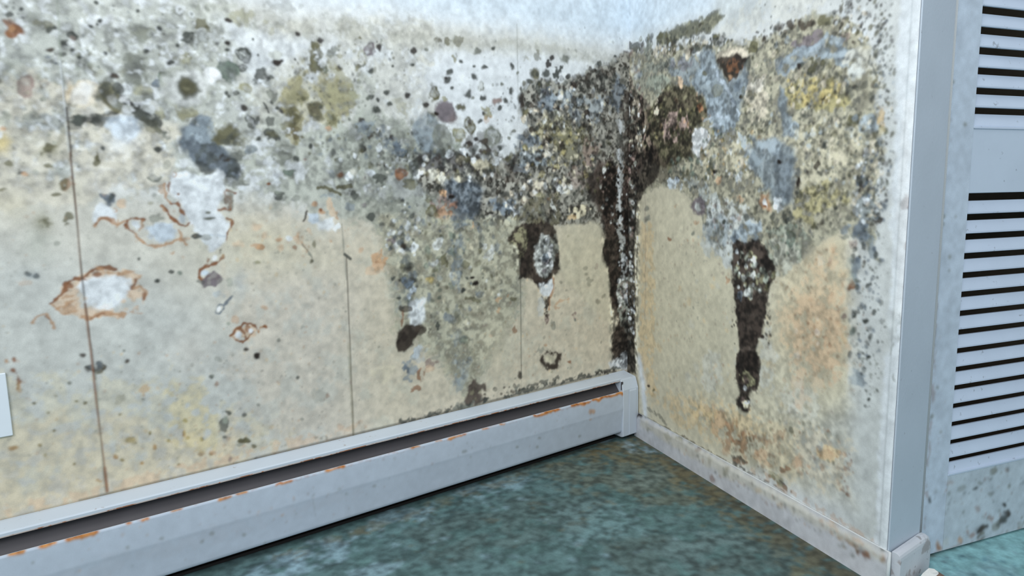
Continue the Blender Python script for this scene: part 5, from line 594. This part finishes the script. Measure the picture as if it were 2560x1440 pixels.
BASEBOARD_STAINS = [
('B','R',(9596,519,190,0,-56,-128),90,'m'),('B','KB',(9525,527,87,0,-39,-89),60,'m'),('B','R',(9339,584,196,-1,-27,-60),75,'m'),('B','R',(10118,633,72,0,-32,-76),85,'d'),('B','KG',(10059,807,57,-1,-20,-47),80,'d'),
('B','GG',(1459,467,121,0,-57,-76),70,'d'),('B','GG',(2569,643,220,-1,-92,-128),70,'m'),('B','GG',(3085,695,210,-2,-87,-125),75,'m'),('B','GG',(3577,768,167,-2,-55,-81),60,'m'),('B','PB',(3919,769,226,-3,-71,-107),70,'m'),
('B','PB',(4716,151,180,3,-66,-106),80,'m'),('B','O',(4576,635,121,-1,-66,-104),40,'d'),('B','KG',(5240,606,114,0,-77,-126),70,'d'),('B','RL',(8755,525,115,0,-44,-93),80,'m'),('B','RL',(9055,589,92,0,-42,-91),70,'m'),
('B','GG',(9035,397,111,1,-28,-62),70,'m'),('B','GG',(9375,335,53,1,-22,-50),60,'d'),('B','RL',(8847,826,189,-3,-39,-81),60,'m'),('B','RL',(6474,563,125,0,-53,-95),50,'m'),('B','RL',(7240,482,115,0,-48,-91),50,'m'),
('P','C',(929,696,4983,787,10155,763,10166,600,4998,400,933,429),50,'s',100),('D',['RL','GG','PB','KG'],(6550,490,4090,11,-92,-165),110,18,60,60,280),('L','KG',(1169,836,3141,860,4981,842),70,'m',62),
('B','K',(855,740,220,67,1,-67),95,'d'),('L','RL',(8463,694,10159,706),50,'m',75),]


# ---------------- frame of the room ----------------
C = np.array([1.144, 1.949, 0.0])                 # foot of the corner
LW = np.array([0.96042243, 0.27854759, 0.0])      # along the left wall, towards the corner
NB = np.array([0.27854759, -0.96042243, 0.0])     # out of the left wall, into the room
XW = 1.144                                        # plane of the right wall
YE = 0.940                                        # its outer end
def LP(s, d, z): return tuple(C + s * LW + d * NB + np.array([0, 0, z]))

# ---------------- materials ----------------
def lin(c): return tuple(float(v) for v in s2l(c)) + (1.0,)
def mat(name, color, rough=.6, noise=0, nscale=40, spots=None, bump=0, metallic=0, spec=.4, pale=None):
    m = bpy.data.materials.new(name); m.use_nodes = True; nt = m.node_tree; N = nt.nodes; Lk = nt.links
    b = N['Principled BSDF']; b.inputs['Roughness'].default_value = rough; b.inputs['Metallic'].default_value = metallic
    b.inputs['Specular IOR Level'].default_value = spec
    tc = N.new('ShaderNodeTexCoord'); src = None
    rgb = N.new('ShaderNodeRGB'); rgb.outputs[0].default_value = lin(color); src = rgb.outputs[0]
    if noise:
        n = N.new('ShaderNodeTexNoise'); n.inputs['Scale'].default_value = nscale; n.inputs['Detail'].default_value = 5; Lk.new(tc.outputs['Object'], n.inputs['Vector'])
        r = N.new('ShaderNodeMapRange'); r.inputs[1].default_value = .3; r.inputs[2].default_value = .7; r.inputs[3].default_value = 1 - noise; r.inputs[4].default_value = 1 + noise
        Lk.new(n.outputs['Fac'], r.inputs[0])
        mx = N.new('ShaderNodeVectorMath'); mx.operation = 'SCALE'; Lk.new(src, mx.inputs[0]); Lk.new(r.outputs[0], mx.inputs['Scale']); src = mx.outputs[0]
    for (sc, thr, col, amt) in (spots or []):
        n = N.new('ShaderNodeTexNoise'); n.inputs['Scale'].default_value = sc; n.inputs['Detail'].default_value = 3; n.inputs['Roughness'].default_value = .55; Lk.new(tc.outputs['Object'], n.inputs['Vector'])
        r = N.new('ShaderNodeMapRange'); r.inputs[1].default_value = thr; r.inputs[2].default_value = thr + .07; r.inputs[3].default_value = 0; r.inputs[4].default_value = amt
        Lk.new(n.outputs['Fac'], r.inputs[0])
        mx = N.new('ShaderNodeMix'); mx.data_type = 'RGBA'; Lk.new(r.outputs[0], mx.inputs['Factor']); Lk.new(src, mx.inputs['A']); mx.inputs['B'].default_value = lin(col); src = mx.outputs['Result']
    Lk.new(src, b.inputs['Base Color'])
    if bump:
        n = N.new('ShaderNodeTexNoise'); n.inputs['Scale'].default_value = 160; n.inputs['Detail'].default_value = 4; Lk.new(tc.outputs['Object'], n.inputs['Vector'])
        bp = N.new('ShaderNodeBump'); bp.inputs['Strength'].default_value = bump; bp.inputs['Distance'].default_value = .002; Lk.new(n.outputs['Fac'], bp.inputs['Height']); Lk.new(bp.outputs[0], b.inputs['Normal'])
    return m
def stained_mat(name, rough=.85, fine=.05, bump=.25, spec=.3, fscale=420):
    m = bpy.data.materials.new(name); m.use_nodes = True; nt = m.node_tree; N = nt.nodes; Lk = nt.links
    b = N['Principled BSDF']; b.inputs['Roughness'].default_value = rough; b.inputs['Specular IOR Level'].default_value = spec
    a = N.new('ShaderNodeAttribute'); a.attribute_name = 'stain'
    tc = N.new('ShaderNodeTexCoord'); n = N.new('ShaderNodeTexNoise'); n.inputs['Scale'].default_value = fscale; n.inputs['Detail'].default_value = 4; Lk.new(tc.outputs['Object'], n.inputs['Vector'])
    r = N.new('ShaderNodeMapRange'); r.inputs[1].default_value = .3; r.inputs[2].default_value = .7; r.inputs[3].default_value = 1 - fine; r.inputs[4].default_value = 1 + fine; Lk.new(n.outputs['Fac'], r.inputs[0])
    mx = N.new('ShaderNodeVectorMath'); mx.operation = 'SCALE'; Lk.new(a.outputs['Color'], mx.inputs[0]); Lk.new(r.outputs[0], mx.inputs['Scale']); Lk.new(mx.outputs[0], b.inputs['Base Color'])
    bw = N.new('ShaderNodeRGBToBW'); Lk.new(a.outputs['Color'], bw.inputs[0])
    ad = N.new('ShaderNodeMath'); ad.operation = 'MULTIPLY_ADD'; Lk.new(n.outputs['Fac'], ad.inputs[0]); ad.inputs[1].default_value = .25; Lk.new(bw.outputs[0], ad.inputs[2])
    bp = N.new('ShaderNodeBump'); bp.inputs['Strength'].default_value = bump; bp.inputs['Distance'].default_value = .0012; Lk.new(ad.outputs[0], bp.inputs['Height']); Lk.new(bp.outputs[0], b.inputs['Normal'])
    return m
M_wall = stained_mat('mouldy_painted_wall')
M_floor = stained_mat('stained_floor_covering', rough=.75, fine=.10, bump=.25, fscale=150)
M_metal_st = stained_mat('chipped_white_enamel', rough=.45, fine=.02, bump=.08)
M_trim_st = stained_mat('dirty_white_trim', rough=.6, fine=.04, bump=.15)
M_plain = mat('plain_wall_paint', (205, 210, 212), .8, .03)
M_trim = mat('grey_white_trim_paint', (184, 196, 208), .5, .035, 9, [(70, .70, (120, 120, 122), .6)], .15)
M_door = mat('pale_blue_door_paint', (190, 205, 221), .45, .03, 12, [(55, .70, (110, 116, 122), .6)], .1)
M_slat = mat('louvre_slat_paint', (190, 205, 224), .4, .03, 14, [(60, .66, (112, 118, 124), .6)], .1)
M_enamel = mat('white_heater_enamel', (192, 203, 214), .4, .03, 10, [(60, .68, (150, 140, 132), .6)], .05)
M_inside = mat('dark_heater_inside', (74, 72, 76), .5, .06, 20)
M_shade = mat('black_heater_shade', (30, 27, 26), .8, .1, 30)  # near-black colour standing in for shade below the heater
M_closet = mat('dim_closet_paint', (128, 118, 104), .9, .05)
M_plate = mat('white_plastic', (222, 232, 240), .35, .01)
M_socket = mat('socket_slots', (60, 52, 48), .6)
M_rust = mat('orange_rust', (176, 104, 46), .8, .2, 90)
M_lip = mat('rust_freckled_enamel', (188, 178, 172), .5, .05, 30, [(38, .50, (150, 96, 60), .9), (90, .6, (176, 104, 46), .8)])
M_plaster = mat('plaster_white', (216, 218, 214), .9, .08, 60, None, .6)
M_broken = mat('broken_plaster_brown', (112, 92, 80), .95, .25, 70, None, .8)

# ---------------- mesh helpers ----------------
def setp(o, label=None, cat=None, group=None, kind=None):
    for k, v in (('label', label), ('category', cat), ('group', group), ('kind', kind)):
        if v: o[k] = v
    return o
def link(name, me, parent=None):
    o = bpy.data.objects.new(name, me); COL.objects.link(o)
    if parent: o.parent = parent; o.matrix_parent_inverse = parent.matrix_world.inverted()
    return o
def empty(name, loc):
    o = bpy.data.objects.new(name, None); COL.objects.link(o); o.location = loc; o.empty_display_size = .05
    o.matrix_world = Matrix.Translation(loc)
    return o
def mesh(name, V, F, mats, parent=None, bevel=0, smooth=False, midx=None):
    me = bpy.data.meshes.new(name); me.from_pydata([tuple(map(float, v)) for v in V], [], F)
    for m in (mats if isinstance(mats, (list, tuple)) else [mats]): me.materials.append(m)
    if midx:
        for p, i in zip(me.polygons, midx): p.material_index = i
    bm = bmesh.new(); bm.from_mesh(me); bmesh.ops.recalc_face_normals(bm, faces=bm.faces); bm.to_mesh(me); bm.free()
    if smooth:
        for p in me.polygons: p.use_smooth = True
    o = link(name, me, parent)
    if bevel:
        b = o.modifiers.new('bevel', 'BEVEL'); b.width = bevel; b.segments = 3; b.limit_method = 'ANGLE'; b.angle_limit = .6
    return o
class MB:
    def __init__(s): s.V = []; s.F = []
    def box(s, fn, a, b):
        n = len(s.V)
        for z in (a[2], b[2]):
            for (x, y) in ((a[0], a[1]), (b[0], a[1]), (b[0], b[1]), (a[0], b[1])): s.V.append(fn(x, y, z))
        for f in ((0, 3, 2, 1), (4, 5, 6, 7), (0, 1, 5, 4), (1, 2, 6, 5), (2, 3, 7, 6), (3, 0, 4, 7)): s.F.append(tuple(n + i for i in f))
    def extrude(s, fn, prof, t0, t1, cap=True):
        n = len(s.V); k = len(prof)
        for t in (t0, t1):
            for p in prof: s.V.append(fn(t, p[0], p[1]))
        for i in range(k): s.F.append((n + i, n + (i + 1) % k, n + k + (i + 1) % k, n + k + i))
        if cap: s.F.append(tuple(range(n, n + k))[::-1]); s.F.append(tuple(range(n + k, n + 2 * k)))
    def build(s, name, m, parent=None, bevel=0): return mesh(name, s.V, s.F, m, parent, bevel)
W3 = lambda x, y, z: (x, y, z)
def grid_mesh(name, canvas, fn, m, extra=None, parent=None, flip=False):
    """a finely divided sheet whose vertices carry the stain colours, plus plain backing faces"""
    nz, ns = canvas.X.shape
    P = fn(canvas.X, canvas.Y).reshape(-1, 3)
    ev, ef = extra if extra else ([], [])
    n0 = len(P); V = np.vstack([P, np.array(ev).reshape(-1, 3)]) if len(ev) else P
    i = np.arange(nz - 1)[:, None] * ns + np.arange(ns - 1)[None, :]
    Q = np.stack([i, i + 1, i + 1 + ns, i + ns], -1).reshape(-1, 4)
    if flip: Q = Q[:, ::-1]
    if len(ef): Q = np.vstack([Q, np.array(ef) + n0])
    me = bpy.data.meshes.new(name); nq = len(Q)
    me.vertices.add(len(V)); me.vertices.foreach_set('co', V.astype(np.float32).ravel())
    me.loops.add(nq * 4); me.loops.foreach_set('vertex_index', Q.astype(np.int32).ravel())
    me.polygons.add(nq); me.polygons.foreach_set('loop_start', np.arange(0, nq * 4, 4, dtype=np.int32))
    try: me.polygons.foreach_set('loop_total', np.full(nq, 4, dtype=np.int32))
    except Exception: pass
    a = me.attributes.new('stain', 'FLOAT_COLOR', 'POINT')
    cols = np.ones((len(V), 4), np.float32); cols[:n0, :3] = canvas.rgb.reshape(-1, 3); cols[n0:, :3] = s2l((205, 210, 210))
    a.data.foreach_set('color', cols.ravel())
    me.materials.append(m); me.update(calc_edges=True); me.validate()
    return link(name, me, parent)
def box_faces(c8): # eight corner points (lower ring, upper ring), open set of quads
    return c8, [(0, 3, 2, 1), (4, 5, 6, 7), (0, 1, 5, 4), (1, 2, 6, 5), (2, 3, 7, 6), (3, 0, 4, 7)]

# ---------------- grids on which the stains are laid ----------------
SL=np.concatenate([np.linspace(-3.6,-1.98,60),np.arange(-1.95,.0005,.0018),[0.0]]); SL=np.unique(np.round(SL,5))
ZL=np.concatenate([[0,.1],np.arange(.16,1.46,.0018),np.arange(1.466,1.9,.006),np.linspace(1.91,2.5,30)])
SR=np.concatenate([np.arange(0,1.0085,.002),[1.009]])
ZR=np.concatenate([[0.,.04],np.arange(.06,1.46,.0018),np.arange(1.466,1.9,.006),np.linspace(1.91,2.5,30)])
FX=np.concatenate([np.linspace(-3,-.62,50),np.arange(-.6,2.2,.004),np.linspace(2.25,4,20)])
FY=np.concatenate([np.linspace(-2.2,.5,50),np.arange(.52,2.1,.004)])

# ================= left wall =================
cv = Canvas(SL, ZL, (224, 230, 233)); cv.run(LEFT_STAINS_AND_LIGHT, PAL); cv.finish()
def fleft(S, Z):
    g = np.zeros(S.shape)
    for s0 in (-2.04, -1.5095, -0.9778, -0.4465): g += np.exp(-((S - s0) / .0016) ** 2) * .0005 * sstep(1.3, .8, Z)   # hairline joints between the wall boards
    return C + S[..., None] * LW - g[..., None] * NB + Z[..., None] * np.array([0, 0, 1.0])
e = [LP(-3.6, -.003, 0), LP(.12, -.003, 0), LP(.12, -.12, 0), LP(-3.6, -.12, 0), LP(-3.6, -.003, 2.5), LP(.12, -.003, 2.5), LP(.12, -.12, 2.5), LP(-3.6, -.12, 2.5)]
wl = grid_mesh('wall_left', cv, fleft, M_wall, box_faces(e)); setp(wl, kind='structure', label='white and cream wall speckled with dark mould behind the baseboard heater')
# ================= right wall =================
cv = Canvas(SR, ZR, (212, 216, 216)); cv.run(RIGHT_STAINS_AND_LIGHT, PAL); cv.finish()
def fright(T, Z):
    # near the corner the two walls meet in a small rounded bead of filler
    x = XW - .004 * np.exp(-(T / .018) ** 2) - .0025 * sstep(.988, .996, T) * sstep(1.012, 1.002, T)
    return np.stack([x, C[1] - T, Z], -1)
e = [(XW + .002, YE + .001, 0), (1.266, .972, 0), (1.266, 2.02, 0), (XW + .002, 1.99, 0), (XW + .002, YE + .001, 2.5), (1.266, .972, 2.5), (1.266, 2.02, 2.5), (XW + .002, 1.99, 2.5)]
wr = grid_mesh('wall_right', cv, fright, M_wall, box_faces(e), flip=True); setp(wr, kind='structure', label='short cream wall with thick mould and a long black streak')
# ================= floor =================
cv = Canvas(FX, FY, (84, 114, 114)); cv.run(FLOOR_STAINS, PAL); cv.finish(.1)
fl = grid_mesh('floor', cv, lambda X, Y: np.stack([X, Y, 0 * X], -1), M_floor); setp(fl, kind='structure', label='murky teal mottled floor')

# ================= board on the wall's end, beside the door =================
m = MB()
m.V = [(XW + .0005, YE - .0035, 0), (1.2705, .9695, 0), (1.2705, .992, 0), (XW + .0005, YE + .001, 0), (XW + .0005, YE - .0035, 2.5), (1.2705, .9695, 2.5), (1.2705, .992, 2.5), (XW + .0005, YE + .001, 2.5)]
m.F = [(0, 3, 2, 1), (4, 5, 6, 7), (0, 1, 5, 4), (1, 2, 6, 5), (2, 3, 7, 6), (3, 0, 4, 7)]
setp(m.build('trim_1', M_trim, None, .0012), kind='structure', label='grey white board covering the end of the mouldy wall')

# ================= baseboards =================
cv = Canvas(np.arange(.058, 1.0205, .003), np.concatenate([np.linspace(0, .02, 6), np.arange(.023, .081, .003)]), (200, 203, 208)); cv.run(BASEBOARD_STAINS, PAL); cv.finish()
def fbase(T, Z):
    d = .010 - .004 * sstep(.064, .080, Z)
    return np.stack([XW - d, C[1] - T, Z], -1)
def bbx(t, d, z): return (XW - d, C[1] - t, z)
e = [bbx(.058, .0005, 0), bbx(1.020, .0005, 0), bbx(1.020, .0095, 0), bbx(.058, .0095, 0), bbx(.058, .0005, .0797), bbx(1.020, .0005, .0797), bbx(1.020, .0058, .0797), bbx(.058, .0058, .0797)]
setp(grid_mesh('baseboard_right', cv, fbase, M_trim_st, box_faces(e), flip=True), kind='structure', label='low white baseboard spotted brown along the short cream wall')
# stub of baseboard turning round the wall's end
def stub(t, d, z):  # t along, d out of the board
    a = np.array([1.150, .934]); b = np.array([1.292, .975]); u = (b - a) / np.linalg.norm(b - a); n = np.array([u[1], -u[0]])
    p = a + u * t + n * d; return (p[0], p[1], z)
V = []; F = []
outline = [(0, 0), (.146, 0), (.148, .010), (.148, .048), (.146, .060), (.140, .070), (.130, .076), (.116, .078), (0, .078)]
prof = [(0.0, 0.0), (.014, 0.0), (.014, -.010), (.009, -.0015), (.004, 0.0)]
k = len(outline)
rings = [(0.0, 0.0), (.007, 0.0), (.0115, .0012), (.0150, .0042), (.0170, .0090), (.0176, .015)]
cx, cz = .07, .03
for d, sh in rings:
    for (t, z) in outline:
        V.append(stub(min(max(t, 0), .148) - (sh if t > .1 else 0), d, max(z - (sh if z > .04 else 0), 0)))
for r in range(len(rings) - 1):
    for i in range(k): F.append((r * k + i, r * k + (i + 1) % k, (r + 1) * k + (i + 1) % k, (r + 1) * k + i))
F.append(tuple(range(k))[::-1]); F.append(tuple(range((len(rings) - 1) * k, len(rings) * k)))
M_stub = mat('scuffed_white_trim', (196, 200, 206), .55, .05, 14, [(26, .58, (128, 112, 104), .55), (50, .64, (84, 74, 66), .5)], .2)
setp(mesh('trim_2', V, F, M_stub, None, .0015), kind='structure', label='short stub of white baseboard round the end of the wall')

# ================= baseboard heater =================
H = empty('baseboard_heater', LP(-1.2, .03, 0)); setp(H, 'long white metal baseboard heater with a dark slot and chipped orange edges', 'heater')
S0, S1 = -3.3, -.088
m = MB(); m.extrude(lambda t, d, z: LP(t, d, z), [(.0015, .207), (.0015, .018), (.003, .018), (.003, .204)], S0, S1); m.build('back_plate', M_inside, H)
m = MB(); m.extrude(lambda t, d, z: LP(t, d, z), [(.0015, .2075), (.010, .2078), (.050, .2030), (.0535, .2010), (.0535, .1950), (.052, .1950), (.052, .2000), (.049, .2015), (.010, .2058), (.0015, .2055)], S0, S1)
setp(m.build('top_cover', M_enamel, H, .0006), label='pale enamelled top cover')
m = MB(); m.extrude(lambda t, d, z: LP(t, d, z), [(.0522, .1936), (.0538, .1936), (.0538, .1958), (.0522, .1958)], S0, S1)
setp(m.build('cover_lip', M_lip, H), label='lower lip of the cover, freckled with orange rust')
# damper: dark sloping blade inside the slot
m = MB(); m.extrude(lambda t, d, z: LP(t, d, z), [(.050, .146), (.056, .150), (.024, .190), (.018, .192), (.017, .190), (.022, .187)], S0, S1 - .002)
setp(m.build('damper', M_inside, H), label='dark grey damper blade inside the slot')
# front panel with stains
cv = Canvas(np.concatenate([np.linspace(S0, -1.82, 40), np.arange(-1.8, S1 - .001, .0022), [S1]]), np.concatenate([[.026, .028, .031], np.arange(.034, .160, .0026), [.1605, .1625, .1640]]), (184, 196, 210)); cv.run(HEATER_STAINS, PAL); cv.finish(.02)
zf = [.026, .028, .034, .062, .098, .106, .150, .1605, .1640]; df = [.055, .0585, .0605, .0625, .0655, .0665, .0655, .0650, .0625]
def ffront(S, Z): return C + S[..., None] * LW + np.interp(Z, zf, df)[..., None] * NB + Z[..., None] * np.array([0, 0, 1.0])
def q(s, z, dd): return LP(s, float(np.interp(z, zf, df)) - dd, z)
e = []; f = []
for a, b in ((.026, .098), (.098, .164)):
    n = len(e); e += [q(S0, a, .0012), q(S1, a, .0012), q(S1, b, .0012), q(S0, b, .0012)]; f.append((n + 3, n + 2, n + 1, n))
n = len(e); e += [q(S0, .164, 0), q(S1, .164, 0), q(S1, .160, .010), q(S0, .160, .010)]; f.append((n, n + 1, n + 2, n + 3))
setp(grid_mesh('front_panel', cv, ffront, M_metal_st, (e, f), H), label='white front panel with orange chipped top edge')
m = MB(); m.box(lambda a, b, c: LP(a, b, c), (S0, .003, .0015), (S1, .030, .008)); setp(m.build('shade_strip', M_shade, H), label='black strip added for the shade under the heater')  # black strip added to darken the gap below the front panel
# end cap
m = MB(); m.extrude(lambda t, d, z: LP(t, d, z), [(.0012, .012), (.058, .010), (.0665, .013), (.0675, .100), (.0665, .166), (.0555, .198), (.050, .2005), (.0012, .2095)], -.092, -.0225)
setp(m.build('end_cap', M_enamel, H, .002), label='white enamelled end cap in the corner')
m = MB(); m.extrude(lambda t, d, z: LP(t, d, z), [(.0665, .014), (.069, .016), (.0695, .160), (.0675, .166)], -.066, -.034)
m.build('cap_ridge', M_enamel, H, .0012)
m = MB(); m.box(lambda a, b, c: LP(a, b, c), (-.0925, .0560, .1665), (-.086, .0600, .1930)); 
m.build('slot_stop', M_inside, H)
bpy.context.view_layer.update()

# ================= wall outlet =================
O = empty('wall_outlet', LP(-1.686, 0, .37)); setp(O, 'white electrical outlet plate on the stained wall above the heater', 'outlet')
m = MB(); m.box(lambda a, b, c: LP(a, b, c), (-1.7235, .0003, .366), (-1.6490, .0062, .4855)); m.build('cover_plate', M_plate, O, .0016)
for zc in (.4455, .4065):
    V = []; F = []; n = 28
    for d in (.0061, .0078):
        for i in range(n):
            a = 2 * math.pi * i / n; V.append(LP(-1.686 + .0168 * math.cos(a), d, zc + max(-.0138, min(.0138, .0168 * math.sin(a)))))
    for i in range(n): F.append((i, (i + 1) % n, n + (i + 1) % n, n + i))
    F.append(tuple(range(n))[::-1]); F.append(tuple(range(n, 2 * n)))
    f = mesh('socket_face', V, F, M_plate, O)
    m = MB()
    m.box(lambda a, b, c: LP(a, b, c), (-1.6925, .0077, zc - .001), (-1.6910, .0080, zc + .007)); m.box(lambda a, b, c: LP(a, b, c), (-1.6810, .0077, zc), (-1.6795, .0080, zc + .006)); m.box(lambda a, b, c: LP(a, b, c), (-1.688, .0077, zc - .009), (-1.684, .0080, zc - .0045))
    m.build('slots', M_socket, f)
V = []; F = []; n = 14
for d, r in ((.006, .0034), (.0072, .003)):
    for i in range(n): V.append(LP(-1.686 + r * math.cos(6.283 * i / n), d, .426 + r * math.sin(6.283 * i / n)))
for i in range(n): F.append((i, (i + 1) % n, n + (i + 1) % n, n + i))
F.append(tuple(range(n, 2 * n)))
mesh('screw', V, F, M_enamel, O)

# ================= louvred door =================
DX0, DX1, YD = 1.273, 1.985, .990
D = empty('door_1', (1.63, YD + .015, 0)); setp(D, kind='structure', label='pale blue louvred closet door beside the end of the wall')
LX0, LX1 = 1.369, 1.889
def dbox(name, x0, x1, z0, z1, y0=YD, y1=YD + .034, mt=M_door, parent=D, bevel=.0015):
    m = MB(); m.box(W3, (x0, y0, z0), (x1, y1, z1)); return m.build(name, mt, parent, bevel)
dbox('stile', LX1, DX1, .006, 2.03)
dbox('stile_moulding', DX0, DX0 + .0285, .006, 2.03, YD + .004, YD + .034)
dbox('middle_rail', LX0, LX1, .780, .9112); dbox('top_rail', LX0, LX1, 1.914, 2.03)
setp(dbox('sill_bead', LX0, LX1, .9085, .9135, YD - .0022, YD + .008, M_slat, bevel=.001)); dbox('sill_bead', LX0, LX1, .1765, .1815, YD - .0022, YD + .008, M_slat, bevel=.001)
def stained_board(name, xs, zs, base, label):
    cv = Canvas(xs, zs, base); cv.run(RAIL_STAINS, PAL); cv.finish(.05)
    a, b, c, d = xs[0], xs[-1], zs[0], zs[-1]
    e = [(a, YD - .0006, c), (b, YD - .0006, c), (b, YD + .0335, c), (a, YD + .0335, c), (a, YD - .0006, d), (b, YD - .0006, d), (b, YD + .0335, d), (a, YD + .0335, d)]
    o = grid_mesh(name, cv, lambda X, Z: np.stack([X, 0 * X + YD - .0012, Z], -1), M_trim_st, box_faces(e), D)
    if label: o['label'] = label
    return o
stained_board('bottom_rail', np.arange(LX0 + .0002, LX1, .003), np.concatenate([[.0055], np.arange(.008, .178, .003), [.178]]), (182, 195, 204), 'bottom rail with black and rusty mould spots')
stained_board('stile', np.concatenate([np.arange(1.3018, LX0 - .001, .003), [LX0 - .0002]]), np.concatenate([[.0055], np.arange(.008, 1.4, .003), np.linspace(1.42, 2.03, 8)]), (186, 200, 214), 'stile beside the louvres with a rusty, dirty left edge')
def louvre(z_first, pitch, n, name, gap, rec):
    m = MB()
    for i in range(n):
        zb = z_first - i * pitch      # lower front edge of the slat
        h = pitch - gap
        pr = [(YD + .0040, zb), (YD + .0015, zb + .001), (YD + .0015, zb + .004), (YD + rec, zb + h), (YD + rec + .003, zb + h + .0005), (YD + rec + .0045, zb + h - .002), (YD + .0065, zb + .0015)]
        m.extrude(lambda t, y, z: (t, y, z), pr, LX0 - .002, LX1 + .002)
    return m.build(name, M_slat, D, 0)
louvre(.7375, .0402, 15, 'louvre_panel', .0135, .0085)
louvre(.9115 + .0389 * 25, .0389, 26, 'louvre_panel', .0115, .0110)
# ---------------- closet behind the door ----------------
m = MB()
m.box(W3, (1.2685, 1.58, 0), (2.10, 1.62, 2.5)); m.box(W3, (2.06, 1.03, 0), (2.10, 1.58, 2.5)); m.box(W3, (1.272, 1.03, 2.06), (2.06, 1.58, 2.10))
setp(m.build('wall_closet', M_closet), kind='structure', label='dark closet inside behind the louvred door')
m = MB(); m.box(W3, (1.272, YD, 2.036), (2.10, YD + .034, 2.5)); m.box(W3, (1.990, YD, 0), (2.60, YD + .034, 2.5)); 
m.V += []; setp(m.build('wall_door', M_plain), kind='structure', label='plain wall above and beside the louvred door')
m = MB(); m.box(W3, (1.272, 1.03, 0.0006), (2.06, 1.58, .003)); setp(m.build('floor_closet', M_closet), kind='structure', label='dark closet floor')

# ================= broken plaster =================
rg = random.Random(9)
foot = [(-.048, -.012), (-.030, -.027), (-.004, -.024), (.020, -.030), (.040, -.014), (.034, .006), (.018, .013), (-.010, .010), (-.034, .008)]
top = [(-.030, -.008, .008), (-.020, -.016, .013), (-.004, -.014, .019), (.012, -.012, .024), (.022, -.004, .021), (.020, .004, .024), (.010, .008, .026), (-.008, .007, .019), (-.022, .004, .012)]
px, py = 1.236, .9175; n = len(foot); V = []; F = []; MI = []
for (a, b) in foot: V.append((px + a, py + b, 0.0004))
for k in range(n):
    a = .5 * (foot[k][0] + top[k][0]) * 1.12 + rg.uniform(-.003, .003); b = .5 * (foot[k][1] + top[k][1]) * 1.1 + rg.uniform(-.002, .002)
    V.append((px + a, py + min(b, .013), top[k][2] * .5 + rg.uniform(-.002, .002)))
for (a, b, c) in top: V.append((px + a, py + b, c))
for r in range(2):
    for k in range(n): F.append((r * n + k, r * n + (k + 1) % n, (r + 1) * n + (k + 1) % n, (r + 1) * n + k)); MI.append(1)
F.append(tuple(range(n))[::-1]); MI.append(1)
V.append((px + .002, py - .002, .0215)); t = len(V) - 1
for k in range(n): F.append((2 * n + k, 2 * n + (k + 1) % n, t)); MI.append(0)
setp(mesh('plaster_chunk', V, F, [M_plaster, M_broken], None, 0, False, MI), 'small broken brown chunk with a white top on the floor by the louvred door', 'rubble')
